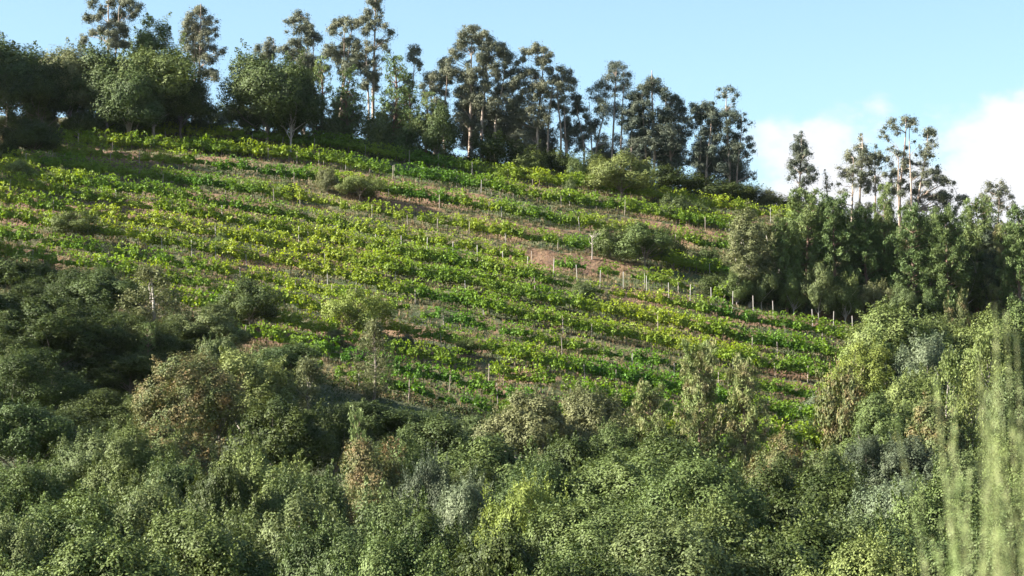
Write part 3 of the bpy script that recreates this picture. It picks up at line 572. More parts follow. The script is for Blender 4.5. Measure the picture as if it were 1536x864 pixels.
BK = ['behind the leftmost grey-green tree', 'behind the tall leaning pine', 'just right behind the tall leaning pine', 'behind the bluish tree', 'behind the narrow bright-topped pine', 'behind the blunt-topped pine', 'behind the tallest right pine', 'at the right picture edge']
for i, (px, t) in enumerate([(1140, 330), (1190, 322), (1230, 300), (1275, 312), (1318, 320), (1400, 318), (1440, 320), (1515, 330)]):
    put('tall', 'tall_tree', 'oak' if i % 2 else 'pine', 'oak', px, t, 62, ('d', 366 + i % 4), 'dark tree at the back of the right wood, ' + BK[i], 'trees of the right wood')
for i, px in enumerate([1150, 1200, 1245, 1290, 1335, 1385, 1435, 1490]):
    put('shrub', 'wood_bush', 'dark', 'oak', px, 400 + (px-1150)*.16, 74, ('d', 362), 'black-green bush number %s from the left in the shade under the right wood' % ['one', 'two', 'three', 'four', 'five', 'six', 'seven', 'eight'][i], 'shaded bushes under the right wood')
# --- right slope and the foreground woods
E_ = [('round','dark',58,422,104,284,'dark crown behind the left half of the huge left oak'), ('round','oak',152,398,96,287,'tallest dark crown behind the right half of the huge left oak'), ('broad','oak',8,440,96,282,'dark green crown at the left picture edge above the huge left oak'), ('broad','dark',140,455,120,276,'dark crown in deep shade between the huge left oak and the grey willow-like tree'), ('broad','dark',205,470,110,268,'black-green crown under the left side of the grey willow-like tree'), ('fine','olive',312,458,100,276,'olive tree between the grey willow-like tree and the green lower terrace tree'), ('fine','oak',425,512,96,268,'green tree below the pink-brown bank at the left end of the lower terraces'), ('broad','oak',545,596,110,250,'dark low tree at the foot of the young blue-grey eucalyptus'),
 ('broad','oak',632,612,80,250,'dark bushy tree right of the foot of the young blue-grey eucalyptus'), ('fine','olive',715,624,100,246,'low olive tree left of the pair of grey-green willows'), ('broad','dark',195,520,120,262,'black-green tree in shade right of the huge left oak'), ('broad','dark',40,520,140,240,'dark tree filling the shade under the left side of the huge oak'),
 ('fine','light',1345,452,130,308,'light green leafy tree at the top of the right slope, against the dark wood'), ('fine','green',1415,470,90,312,'green tree just left below the olive-brown narrow treetop of the right slope'),
 ('tree_s','brown',1437,438,44,318,'olive-brown narrow treetop rising in front of the dark wood at right'), ('fine','light',1482,470,104,306,'light green tree right of the olive-brown narrow treetop'), ('broad','green',1532,452,84,312,'green tree at the right edge below the wood'),
 ('fine','silver',1388,500,84,296,'silvery grey tree in the middle of the right slope'), ('fine','yellow',1300,515,96,298,'yellow-green tree at the right end of the terraces'),
 ('shrub','brown',1264,540,80,292,'brown-green bush at the right end of the lower terraces'), ('fine','light',1368,552,96,282,'light green tree below the silvery grey one on the right slope'),
 ('column','light',1425,535,62,278,'pale upright poplar-like tree left of the blurred stalks'), ('column','light',1482,505,66,282,'pale upright tree behind the blurred stalks, nearest the wood'),
 ('fine','olive',1522,560,90,264,'olive tree at the right edge halfway down'), ('fine','green',1325,592,100,268,'green tree right of the pair of dark bushes'),
 ('broad','brown',1402,600,100,254,'brownish-green tree in the middle of the right slope'), ('column','light',1458,575,66,254,'pale slim tree behind the middle of the blurred stalks'),
 ('fine','blue',1300,652,60,258,'small bluish-green tree just below the pair of dark bushes'), ('fine','blue',1362,655,100,238,'blue-green tree low on the right slope'),
 ('fine','green',1500,640,110,228,'green tree low at the right edge behind the stalks'), ('fine','olive',1432,676,112,208,'olive tree low behind the left of the stalks'),
 # left block
 ('big','dark',75,446,200,262,'huge dark oak on the left with a sunlit crown edge'), ('broad','dark',103,398,100,285,'dark narrow tree rising above the huge left oak'), ('broad','oak',162,408,92,282,'brownish thin-leaved tree between the dark narrow tree and the grey willow'),
 ('column','grey',225,402,84,278,'tall grey-green willow-like tree at the left edge of the lower terraces'), ('pinec','pine',222,486,34,262,'small pine in the dark gap below the grey willow-like tree'), ('broad','dark',250,478,100,274,'dark tree in shade below the grey willow-like tree'),
 ('broad','dark',10,500,100,254,'dark tree at the left picture edge beside the huge oak'), ('broad','oak',35,596,112,216,'green tree with lit top at the left edge under the huge oak'), ('broad','dark',165,580,150,236,'dark shaded tree left of the brown-green acacia'),
 ('broad','dark',95,610,150,230,'black-green tree in the deep shade under the huge oak'),
 ('fine','green',20,690,140,172,'mid green tree low on the left edge'), ('fine','olive',140,648,120,186,'olive tree left of centre in the lower left wood'), ('fine','green',205,640,100,182,'green tree touching the left foot of the brown-green acacia'),
 ('fine','green',88,735,180,136,'large small-leaved tree at bottom left with upright sprigs'), ('fine','olive',215,728,150,141,'olive tree at the bottom, right of the large small-leaved one'), ('fine','olive',10,772,130,120,'tree at the bottom left corner'),
 ('fine','green',150,800,220,112,'lowest tree at the bottom left, cut by the picture edge'), ('fine','green',300,765,190,126,'bushy tree at the bottom below the rusty branches'),
 ('round','brown',285,526,138,226,'brown-green acacia with a domed top and rusty patches'), ('fine','rust',255,640,130,202,'yellow-green tree with rust-red leaf clusters below the acacia'),
 ('fine','light',372,520,110,236,'light green alder right of the acacia'), ('broad','olive',330,500,60,248,'olive tree behind the acacia and the alder'), ('column','grey',465,542,66,250,'young grey-green eucalyptus at the left foot of the terraces'),
 ('broad','dark',425,595,110,222,'dark green tree with bright leaf tips right of the alder'), ('broad','light',390,666,124,168,'pale whitish-leaved poplar in the lower left middle'), ('broad','dark',330,690,90,160,'dark tree between the rusty tree and the pale poplar'),
 ('broad','oak',455,690,110,162,'dark green tree right of the pale poplar'), ('fine','olive',425,738,170,136,'olive tree at the bottom below the pale poplar'),
 ('pinec','pinel',530,620,46,201,'small yellow-green pine above the brown-olive tree'), ('broad','dark',500,598,90,236,'dark tree left behind the small yellow-green pine'), ('round','brown',555,655,138,176,'brown-olive round tree in the lower middle'),
 ('round','green',605,638,90,202,'fresh green round tree right behind the brown-olive one'), ('fine','blue',642,688,80,166,'blue-grey tree in the lower middle'), ('fine','silver',697,712,84,156,'silver-leaved sunlit tree right of the blue-grey one'),
 ('broad','olive',560,742,150,136,'tree with sunlit leaf clumps over deep shade at the bottom middle'), ('broad','dark',655,765,150,126,'dark bluish tree at the bottom middle'), ('broad','dark',745,790,140,118,'very dark bluish tree at the bottom, right of the middle'),  # last two: dark leaves paint in the shadow between the crowns
 ('broad','oak',655,628,110,226,'green tree at the foot of the terraces behind the blue-grey tree'), ('broad','green',722,655,140,202,'wide green tree at the foot of the terraces in the lower middle'), ('fine','grey',795,588,118,233,'light grey-green willow left of a pair below the terraces'),
 ('fine','grey',885,574,104,239,'light grey-green willow right of a pair below the terraces'), ('broad','dark',868,640,110,206,'dark tree under the right willow of the pair'), ('fine','oak',815,690,110,180,'shaded tree under the left willow of the pair'),
 ('fine','yellow',788,724,110,151,'yellow-green sunlit tree at the lower middle'), ('pine','pbrown',972,580,58,236,'brown-needled pine, leftmost of three below the terraces'), ('pine','pbrown',1050,532,66,240,'brown-needled pine, the tallest and middle of three below the terraces'),
 ('pine','pbrown',1112,549,66,238,'brown-needled pine, rightmost of three below the terraces'), ('fine','green',925,632,70,226,'small green tree left of the leftmost brown-needled pine'), ('fine','green',965,660,190,182,'very wide green tree below the leftmost brown-needled pine'),
 ('fine','green',1045,690,170,166,'green tree below the middle brown-needled pine'), ('fine','green',895,740,190,141,'large leafy green tree at the bottom right of the middle'), ('fine','olive',1000,778,220,121,'lowest wide olive tree at the bottom, right of the middle'),
 ('fine','green',1095,760,190,131,'green tree at the bottom below the brown-needled pines'), ('broad','dark',850,806,170,112,'dark green tree at the bottom edge in the middle'), ('fine','dark',1150,692,140,176,'dark green tree below the rightmost brown-needled pine'),  # last tree: shadow put into its dark leaf colour
 ('broad','dark',1232,702,150,171,'dark green tree below the pair of dark bushes'), ('broad','dark',1195,780,200,126,'black-green tree at the bottom right with deep shade'), ('fine','olive',1285,770,150,131,'olive tree at the bottom right of the black-green one'),  # first two carry painted shadow in their dark leaves
 ('fine','silver',1342,714,134,166,'silvery sprawling tree at lower right'), ('fine','brown',1172,652,100,216,'brownish bushy tree just right below the rightmost brown-needled pine'), ('fine','light',1305,806,170,115,'light olive tree at the bottom edge, lower right'),
 ('fine','green',1425,722,150,151,'green tree behind the base of the stalks, left part'), ('broad','oak',1395,790,180,119,'dark green tree at the bottom right behind the stalks'), ('fine','green',1502,700,150,152,'green tree near the bottom right edge behind the stalks'),
 ('fine','olive',1490,794,180,116,'lowest tree in the bottom right corner'), ('broad','dark',700,690,120,190,'dark tree between the wide green tree and the silver-leaved tree'), ('fine','oak',500,780,140,122,'dark leafy tree at the bottom left of the middle'),
 ('broad','dark',1000,640,90,225,'shaded tree between the brown-needled pines'), ('fine','olive',1230,668,90,214,'olive tree directly under the pair of dark bushes'), ('broad','oak',270,690,110,178,'dark green tree behind the rusty branches'),
 ('fine','green',600,800,150,114,'green tree cut by the bottom edge left of the dark bluish ones')]
for k, m, px, t, w, d, lab in E_:
    if d < 192 and k in ('fine', 'broad'): k += 'n'
    if d > 225 and k == 'broad' and m == 'dark': k = 'round'
    nm = {'shrub': 'bush', 'pine': 'pine_tree', 'pinec': 'pine_tree', 'column': 'slender_tree', 'big': 'oak_tree', 'round': 'round_tree'}.get(k if not (k == 'round' and m == 'dark') else '', 'leafy_tree')
    if 'oak' in lab.split(' with')[0] and 'huge' in lab and 'beside' not in lab and 'above' not in lab and 'under' not in lab: nm = 'oak_tree'
    put(k, nm, m, 'pine' if k.startswith('pine') else 'grey' if m in ('light', 'silver', 'grey') else 'oak', px, t, w, ('d', d), lab, 'trees of the foreground wood')
# trees standing just outside the left edge, whose shadows the photograph shows
XT = [(-100, 400, 190, 266), (-70, 560, 170, 225), (-110, 300, 130, 305), (-170, 50, 170, 362)]
for i, (px, t, w, d) in enumerate(XT):
    put('broad', 'shade_tree', 'dark', 'oak', px, t, w, ('d', d), 'tree beyond the left edge, ' + ['level with the huge dark oak', 'low beside the huge dark oak', 'beside the middle terraces', 'far beside the upper terraces'][i], 'trees just outside the left edge')
for i, (px, t_, w_, d) in enumerate(((-128, -20, 100, 386), (-140, 0, 110, 371), (-118, 60, 90, 356), (-140, 130, 90, 340))):
    put('broad', 'shade_tree', 'dark', 'oak', px, t_, w_, ('d', d), 'tree in the row beyond the left picture edge, ' + ['farthest', 'second farthest', 'second nearest', 'nearest'][i] + ' from the viewer', 'trees just outside the left edge')
# --- a bare grey snag
def snag():
    rng = np.random.default_rng(5); x, y, z = hit(888, 390); h = 3.6
    parts = [tube([(0, 0, -.3), (.05, 0, h*.5), (-.05, 0, h)], [.08, .06, .03], 7)]
    br = []
    for i in range(9):
        zz = h*(.55 + .45*rng.random()); a = rng.random()*6.28; L_ = .6+.8*rng.random()
        br.append(limb((0, 0, zz), (math.cos(a)*L_, math.sin(a)*L_, zz+L_*.9), .045, .012, rng, .12, 5))
    o = thing('dead_tree', 'bare pale dead tree with spiky branches, left of an olive bush on the terraces', 'dead tree', (x, y, z))
    link('trunk', mesh_quads('trunk', *parts[0], True), B['grey'], o); link('branches', mesh_quads('branches', *join(br), True), B['grey'], o)
snag()

# ------------------------------------------------------------------ vines
def vine_mesh(seed):
    rng = np.random.default_rng(500+seed); L_ = 2.3; P, Nn, S = [], [], []
    n = 430; x = rng.uniform(-L_/2, L_/2, n); a = rng.uniform(-.5, math.pi+.5, n)
    lump = .9 + .4*np.sin(x*2.6 + seed) + .15*np.sin(x*7+seed*2)
    q = .55 + .45*rng.random(n)
    p = np.stack([x, np.cos(a)*.5*q*lump, 1.15 + np.sin(a)*.5*q*lump], 1)
    P.append(p); Nn.append(np.stack([rng.normal(size=n)*.5, np.cos(a), np.sin(a) + .3], 1) + rng.normal(size=(n, 3))*.45); S.append(rng.uniform(.14, .28, n))
    for s in range(8):                     # arching shoots
        t = np.linspace(0, 1, 15)[:, None]; x0 = rng.uniform(-L_/2, L_/2); dx = rng.normal()*.9; dy = rng.normal()*.5; hh = rng.uniform(.3, 1.1)
        p = np.concatenate([x0 + dx*t, dy*t, 1.6 + hh*2.3*t*(1.15 - t) ], 1) + rng.normal(size=(15, 3))*.05
        P.append(p); Nn.append(rng.normal(size=(15, 3)) + [0, -.3, 1]); S.append(rng.uniform(.13, .24, 15))
    m = 45; p = np.stack([rng.uniform(-L_/2, L_/2, m), rng.normal(size=m)*.3, rng.uniform(.45, 1.2, m)], 1)     # hanging skirt
    P.append(p); Nn.append(rng.normal(size=(m, 3))); S.append(rng.uniform(.13, .25, m))
    P = np.concatenate(P); Nn = np.concatenate(Nn); S = np.concatenate(S)
    V, Q = leaf_quads(P, Nn, S, 1.0, .85, rng=rng)
    t = join([tube([(0, 0, -.3), (.04*rng.normal(), .03, .6), (.1*rng.normal(), 0, 1.2)], [.05, .04, .03], 5), tube([(-L_*.42, 0, 1.25), (0, 0, 1.2), (L_*.42, 0, 1.28)], [.015, .03, .015], 4)])
    return (V, Q), t
VM = [vine_mesh(i) for i in range(8)]
LINES = []   # (depth edge index, frac, px from, px to, density, spacing, name)
def rng_row(k, f, a, b, dens, sp, nm): LINES.append((k, f, a, b, dens, sp, nm))
NM = ['lowest terrace row, at the foot of the vineyard', 'second terrace row from the bottom', 'third terrace row from the bottom', 'fourth terrace row from the bottom', 'fifth terrace row from the bottom',
      'sixth terrace row from the bottom', 'seventh terrace row from the bottom', 'terrace row just below the line of pale posts',
      'terrace row at the line of pale posts', 'second wide terrace above the line of pale posts', 'third wide terrace above the line of pale posts', 'upper wide terrace below the ridge', 'topmost terrace under the ridge trees']
for a_ in [(0, .1, 430, 1330, .85), (0, .45, 900, 1330, .5), (1, .1, 330, 1330, .9), (1, .4, 900, 1320, .5), (2, .1, 200, 1320, .92), (2, .36, 860, 1300, .85), (3, .1, -40, 1300, .92), (3, .36, 760, 1290, .85),
  (4, .1, -40, 1290, .92), (5, .1, -40, 1290, .94), (5, .36, 620, 1290, .8), (6, .1, -40, 1295, .95), (6, .36, 380, 1290, .85), (7, .1, -40, 1290, .95), (7, .36, 420, 800, .7),
  (8, .2, -40, 770, .92), (8, .42, 780, 1090, .5), (8, .5, -40, 250, .7), (9, .1, -40, 1100, .92), (9, .4, 60, 420, .7), (9, .35, 700, 1090, .6), (10, .1, 40, 1110, .92), (10, .38, 430, 900, .6),
  (11, .1, 90, 1150, .92), (11, .4, 100, 1130, .7), (12, .12, 100, 1190, .92), (12, .5, 420, 1180, .8)]:
    rng_row(*a_, 1.9, a_[0])
spots = []
Rv = np.random.default_rng(77)
for (k, f, a, b, dens, sp, nm) in LINES:
    w = EDGE[k+1] - EDGE[k]; yc = EDGE[k] + f*w
    x = float(ray(a, 400)[0])*yc; xe = float(ray(b, 400)[0])*yc
    while x < xe:
        y = yc - float(wob(x)) + Rv.normal()*.15
        gap = (nz2(x, y, 6.3, k) < -.86)
        if Rv.random() < dens and not gap:
            z = float(ground_z(x, y)); e = .05
            sl = (float(ground_z(x+1, y)) - float(ground_z(x-1, y)))/2
            sy = -(float(wob(x+1)) - float(wob(x-1)))/2
            s = (.9 + .48*Rv.random()**.8)*(1.08 if k >= 8 else 1.15 if k in (2, 3, 5, 6, 7) and nz2(x, y, 17, 3) > -.3 else 1.02)
            spots.append((x, y, z, math.atan(sy), math.atan(sl), s, nm, Rv.integers(8), Rv.random() < .5))
        x += sp*(.9+.2*Rv.random())*(.84 if k >= 8 else .78)
pp = np.array([s[:3] for s in spots]); px_, py_ = project(pp[:, 0], pp[:, 1], pp[:, 2])
vis = (px_ > 5) & (px_ < 1530) & ~((py_ > 600 - np.clip(px_-600, 0, 1e9)*0 + np.clip((px_-640)*.14, -60, 110))) & ~((px_ < 300) & (py_ > 430))
order = [i for i in np.argsort(pp[:, 1]) if vis[i]][:290]
chosen = set(int(i) for i in order)
def rotm(rz, tilt, s, fl):
    cz, sz, ct, st = math.cos(rz), math.sin(rz), math.cos(tilt), math.sin(tilt)
    A = np.array([[cz, -sz, 0], [sz, cz, 0], [0, 0, 1]]) @ np.array([[ct, 0, -st], [0, 1, 0], [st, 0, ct]])
    return A*s @ np.diag([-1 if fl else 1, 1, 1])
vine_me = [(mesh_quads('foliage', *a), mesh_quads('stem', *b, True)) for a, b in VM]
SV, SQ, so, TV, TQ, to = [], [], 0, [], [], 0
for i, (x, y, z, rz, tl, s, nm, v, fl) in enumerate(spots):
    if i in chosen:
        o = thing('grapevine', 'leafy green grapevine on the ' + NM[nm], 'grapevine', (x, y, z), 'grapevines of the ' + NM[nm], rz + (math.pi if fl else 0), (s, s, s))
        link('foliage', vine_me[v][0], M['vine'], o); link('stem', vine_me[v][1], B['vine'], o)
    else:
        A = rotm(rz, tl, s, fl); V, Q = VM[v][0]
        SV.append(V @ A.T + [x, y, z]); SQ.append(Q + so); so += len(V)
        V, Q = VM[v][1]; TV.append(V @ A.T + [x, y, z]); TQ.append(Q + to); to += len(V)
me = mesh_quads('vine_rows', np.concatenate(SV), np.concatenate(SQ)); o = link('vine_rows', me, M['vine'])
o['kind'] = 'stuff'; o['label'] = 'mass of green and yellow-green vines covering the higher terraces'; o['category'] = 'vines'
me = mesh_quads('vine_stems', np.concatenate(TV), np.concatenate(TQ)); st = link('vine_stems', me, B['vine'], o); st['kind'] = 'stuff'
print('vines', len(spots), 'leaves', so//4)

# ------------------------------------------------------------------ posts
def post_mesh(w, h, seed):
    rng = np.random.default_rng(seed); V = []
    lv = [-.4, .0, h*.5, h-.03, h]
    for i, z in enumerate(lv):
        r = w/2*(1 if i < 4 else .7)*(1.05 - .1*z/h); ox = rng.normal()*.008; 
        for a in range(8):
            t = math.pi/8 + a*math.pi/4; V.append((ox + r*math.cos(t)*(1.15 if a % 2 else 1), r*math.sin(t), z))
    Q = [[i*8+s, i*8+(s+1) % 8, (i+1)*8+(s+1) % 8, (i+1)*8+s] for i in range(4) for s in range(8)]
    n = 32; Q += [[n, n+1, n+2, n+3], [n, n+3, n+4, n+7], [n+4, n+5, n+6, n+7]]
    return mesh_quads('post', V, Q)
PM = [post_mesh(.10, 2.5, 1), post_mesh(.085, 2.1, 2), post_mesh(.075, 2.2, 3), post_mesh(.09, 1.9, 4)]
def post(px, py, kind, mat, label, group, hs=1.0):
    x, y, z = hit(px, py)
    post_at(x, y, z, kind, mat, label, group, hs)
def post_at(x, y, z, kind, mat, label, group, hs=1.0):
    o = link('vineyard_post', PM[kind], B[mat], None, (x, y, z)); o.scale = (1, 1, hs)
    o.rotation_euler = (R.normal()*.025, R.normal()*.035, R.random()*.4)
    o['label'] = label; o['category'] = 'post'; o['group'] = group
Lp = [(94, 298, 'farthest left in the shade'), (174, 311, 'second from the left'), (333, 334, 'third from the left'), (374, 347, 'fourth from the left'), (448, 366, 'fifth from the left, taller and well lit'), (486, 369, 'sixth from the left'),
      (526, 376, 'seventh from the left'), (564, 378, 'eighth from the left'), (602, 379, 'ninth from the left'), (640, 384, 'tenth from the left'), (679, 388, 'eleventh from the left'), (716, 394, 'twelfth from the left'), (755, 404, 'at the left end of the long brown bank'),
      (791, 412, 'second along the long brown bank'), (830, 416, 'third along the long brown bank'), (866, 423, 'below the bare dead tree'), (900, 431, 'below the olive bush'), (935, 436, 'below the grey-green tree'), (970, 441, 'just right of the grey-green tree'),
      (1003, 451, 'left of the shaded strip'), (1035, 454, 'at the start of the shaded strip'), (1067, 458, 'second in front of the shaded strip'), (1099, 463, 'third in front of the shaded strip'), (1130, 471, 'fourth in front of the shaded strip'), (1160, 478, 'below the crooked pine'),
      (1219, 490, 'below the tall leaning pine'), (1250, 495, 'third from the right end'), (1279, 501, 'second from the right end'), (1310, 505, 'at the right end by the light green trees')]
for px, py, w in Lp:
    post(px, py, 0, 'post', 'pale post of the long diagonal line, ' + w, 'pale posts of the long diagonal line')
PH = [(680, 482, 'mid'), (603, 420, 'mid'), (559, 435, 'mid'), (948, 455, 'mid'), (900, 448, 'mid')]
WH = ['lowest', 'lower', 'middle', 'upper', 'topmost']
Rp = np.random.default_rng(31); npost = 0
for (k, f, a, b, dens, sp, nm) in LINES:
    if f > .3 and k < 8 and k > 1: continue
    yc = EDGE[k] + (f-.03)*(EDGE[k+1]-EDGE[k]); x = float(ray(a, 400)[0])*yc + Rp.random()*4; xe = float(ray(b, 400)[0])*yc
    while x < xe:
        y = yc - float(wob(x)) - .35; z = float(ground_z(x, y)); qx, qy = project(x, y, z)
        if Rp.random() < .5 and 5 < qx < 1530 and not (qy > 610 + (qx-640)*.12) and not (qx < 300 and qy > 430) and not (k == 8 and qx < 760):
            post_at(x, y, z, int(Rp.integers(1, 4)), ['post', 'wood', 'wood'][int(Rp.integers(3))], 'thin pale vine stake standing on the ' + NM[nm], 'vine stakes of the ' + NM[nm], .85+.4*Rp.random()); npost += 1
        x += 4.6*(.7+.6*Rp.random())
UP = [(40, 178), (122, 205), (133, 206), (154, 204), (176, 206), (192, 210), (205, 206), (232, 207), (243, 206), (259, 207), (289, 207), (316, 206), (374, 206)]
for i, (px, py) in enumerate(UP):
    post(px, py, 0 if i % 3 else 2, 'wood', 'pale wooden stake in the row under the upper left oaks', 'stakes under the upper left oaks', .8)
print('posts', npost + len(Lp) + len(UP))

# ------------------------------------------------------------------ grass, weeds and brambles
def scatter(n, seed, dens):
    rng = np.random.default_rng(seed)
    y = rng.uniform(284, 408, n*4); x = (rng.uniform(-60, 1480, n*4)-768)/F*y
    keep = rng.random(n*4) < dens(x, y); x, y = x[keep][:n], y[keep][:n]
    return rng, x, y, ground_z(x, y)
def bankness(x, y):
    k, f = terr_f(x, y); return np.clip((f-BF)/.08, 0, 1), f
def d_dry(x, y):
    b, f = bankness(x, y); br = bare(x, y, ground_z(x, y)); return np.clip(.42 + .4*nz2(x, y, 9, 4) + .25*b - .5*br*b, .02, 1)
rng, x, y, z = scatter(30000, 3, d_dry); n = len(x)
def blades(rng, x, y, z, m, hmin, hmax, wd, spread=.35):
    n = len(x); X = np.repeat(x, m) + rng.normal(size=n*m)*.12; Y = np.repeat(y, m) + rng.normal(size=n*m)*.12; Z = np.repeat(z, m)
    h = rng.uniform(hmin, hmax, n*m); lx = rng.normal(size=n*m)*spread*h; ly = rng.normal(size=n*m)*spread*h; a = rng.random(n*m)*3.14
    p = np.stack([X, Y, Z-.05], 1); w = np.stack([np.cos(a), np.sin(a), 0*a], 1)*wd; t = np.stack([lx, ly, h], 1)
    return np.stack([p-w, p+w, p+t+w*.25, p+t-w*.25], 1).reshape(-1, 3), np.arange(4*n*m).reshape(-1, 4)
o = link('dry_grass', mesh_quads('dry_grass', *blades(rng, x, y, z, 5, .2, .65, .035)), M['straw']); o['kind'] = 'stuff'; o['label'] = 'straw-coloured dry grass on the terrace banks'; o['category'] = 'grass'
def d_weed(x, y):
    b, f = bankness(x, y); br = bare(x, y, ground_z(x, y)); return np.clip(.5 - .35*nz2(x, y, 8, 4) - .6*br*b, .02, 1)
rng, x, y, z = scatter(34000, 4, d_weed)
o = link('green_grass', mesh_quads('green_grass', *blades(rng, x, y, z, 5, .15, .5, .04)), M['weed']); o['kind'] = 'stuff'; o['label'] = 'green grass and weeds between the vine rows'; o['category'] = 'grass'
def d_scrub(x, y):
    b, f = bankness(x, y); px, py = project(x, y, ground_z(x, y)); br = bare(x, y, ground_z(x, y))
    wild = np.exp(-((px-720)/190)**2 - ((py-338)/16)**2) + .8*np.exp(-((px-850)/260)**2-((py-318)/25)**2)
    return np.clip((.3 + .3*(nz2(x, y, 5, 9) > .15))*b + wild*.8 - .5*br, .01, 1)*(px < 1340)
rng, x, y, z = scatter(3400, 5, d_scrub); P, Nn, S = [], [], []
for i in range(len(x)):
    r = .3 + .5*rng.random()**2
    p, nn = clump(np.array([x[i], y[i], z[i] + r*.35]), r, 60, rng, zs=.75, shell=.3, fuzz=1.1, axis=np.array([0, 0, .5])); P.append(p); Nn.append(nn); S.append(rng.uniform(.1, .2, 60))
V, Q = leaf_quads(np.concatenate(P), np.concatenate(Nn), np.concatenate(S), rng=rng)
o = link('bank_scrub', mesh_quads('bank_scrub', V, Q), M['weed']); o['kind'] = 'stuff'; o['label'] = 'low brambles and ferns on the terrace banks'; o['category'] = 'scrub'
# forest floor growth below and beside the vineyard
rng = np.random.default_rng(6); n = 4600; y = np.r_[rng.uniform(120, 290, 3200), rng.uniform(255, 289, 1400)]; x = (rng.uniform(-80, 1620, n)-768)/F*y
y2 = rng.uniform(290, 400, 900); x2 = (rng.uniform(1290, 1620, 900)-768)/F*y2; y3 = rng.uniform(403.5, 409, 620); x3 = (rng.uniform(430, 1400, 620)-768)/F*y3; x = np.r_[x, x2, x3]; y = np.r_[y, y2, y3]; z = ground_z(x, y); P, Nn, S = [], [], []
for i in range(len(x)):
    r = (.5 + .9*rng.random())*(1.5 if 235 < y[i] < 284 else 1); p, nn = clump(np.array([x[i], y[i], z[i] + r*.3]), r, 46, rng, zs=.8, shell=.3, fuzz=1.1, axis=np.array([0, 0, .5])); P.append(p); Nn.append(nn); S.append(rng.uniform(.18, .34, 46))
V, Q = leaf_quads(np.concatenate(P), np.concatenate(Nn), np.concatenate(S), rng=rng)
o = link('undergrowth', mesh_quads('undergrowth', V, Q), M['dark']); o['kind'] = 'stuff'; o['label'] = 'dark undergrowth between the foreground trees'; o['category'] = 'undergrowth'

# ------------------------------------------------------------------ blurred stalks close to the camera
def stalks(seed, d, px, tops, spread, label):
    rng = np.random.default_rng(seed); x0 = float(ray(px, 700)[0])*d; z0 = float(ground_z(x0, d)); org = (x0, d, z0)
    o = thing('broom_plant', label, 'plant', org, 'blurred stalks close to the camera')
    SP_, LV, LQ = [], [], []
    for i, t in enumerate(tops):
        tx = px + rng.normal()*spread; dd = d + rng.normal()*.12
        ux, uz = ray(tx, t); tip = np.array([ux*dd - x0, dd - d, uz*dd - z0]); b0 = np.array([tip[0]*.6 + rng.normal()*.03, rng.normal()*.04, -.05])
        off = rng.normal()*.03; T = np.linspace(0, 1, 12)
        pts = [b0*(1-q) + tip*q + np.array([off*math.sin(q*4), 0, 0]) for q in T]
        SP_.append(tube(pts, [.0017*(1.05-q)+.0004 for q in T], 5))
        m = 90; q = .35 + .65*rng.random(m); c = b0*(1-q[:, None]) + tip*q[:, None] + np.stack([off*np.sin(q*4), 0*q, 0*q], 1)
        a = rng.random(m)*6.283; c = c + np.stack([np.cos(a), np.sin(a), 0*a], 1)*.0035*(1.3-q[:, None])
        for s in range(4):                 # short side sprigs
            qs = .4 + .5*rng.random(); p0 = b0*(1-qs) + tip*qs + np.array([off*math.sin(qs*4), 0, 0]); sd = rng.choice([-1, 1])
            L_ = rng.uniform(.05, .13); p1 = p0 + np.array([sd*L_*rng.uniform(.12, .4), rng.normal()*.01, L_])
            SP_.append(tube([p0, p0*.5+p1*.5 + np.array([sd*.004, 0, 0]), p1], [.0009, .0008, .0004], 4))
            qq = rng.random((16, 1)); cs = p0*(1-qq) + p1*qq + rng.normal(size=(16, 3))*.0015
            V, Q = leaf_quads(cs, rng.normal(size=(16, 3)) + [0, -1, 0], rng.uniform(.008, .014, 16), 1, .2, up=2, rng=rng); LV.append(V); LQ.append(Q)
        V, Q = leaf_quads(c + [0, 0, .012], np.stack([np.cos(a), np.sin(a), .2+0*a], 1), rng.uniform(.010, .02, m), 1, .16, up=2, rng=rng); LV.append(V); LQ.append(Q)
    st = link('stems', mesh_quads('stems', *join(SP_), True), M['stalk'], o)
    Q = []; k = 0
    for V, q in zip(LV, LQ): Q.append(q+k); k += len(V)
    link('leaves', mesh_quads('leaves', np.concatenate(LV), np.concatenate(Q)), M['stalk'], o)
stalks(1, 3.6, 1500, [455, 500, 470, 540, 590, 520, 620, 650, 560, 600, 700, 480, 640], 32, 'out-of-focus pale green stalks at the right picture edge, the tallest bunch')
stalks(2, 3.4, 1440, [560, 600, 640, 680, 720, 610, 760, 700, 590], 30, 'out-of-focus pale green stalks left of the tallest bunch, middle height')
stalks(3, 3.8, 1398, [640, 700, 740, 780], 10, 'out-of-focus leaning pale stalks, leftmost and shortest bunch')
stalks(4, 3.3, 1530, [440, 560, 640], 12, 'out-of-focus pale green stalks cut by the right picture edge')

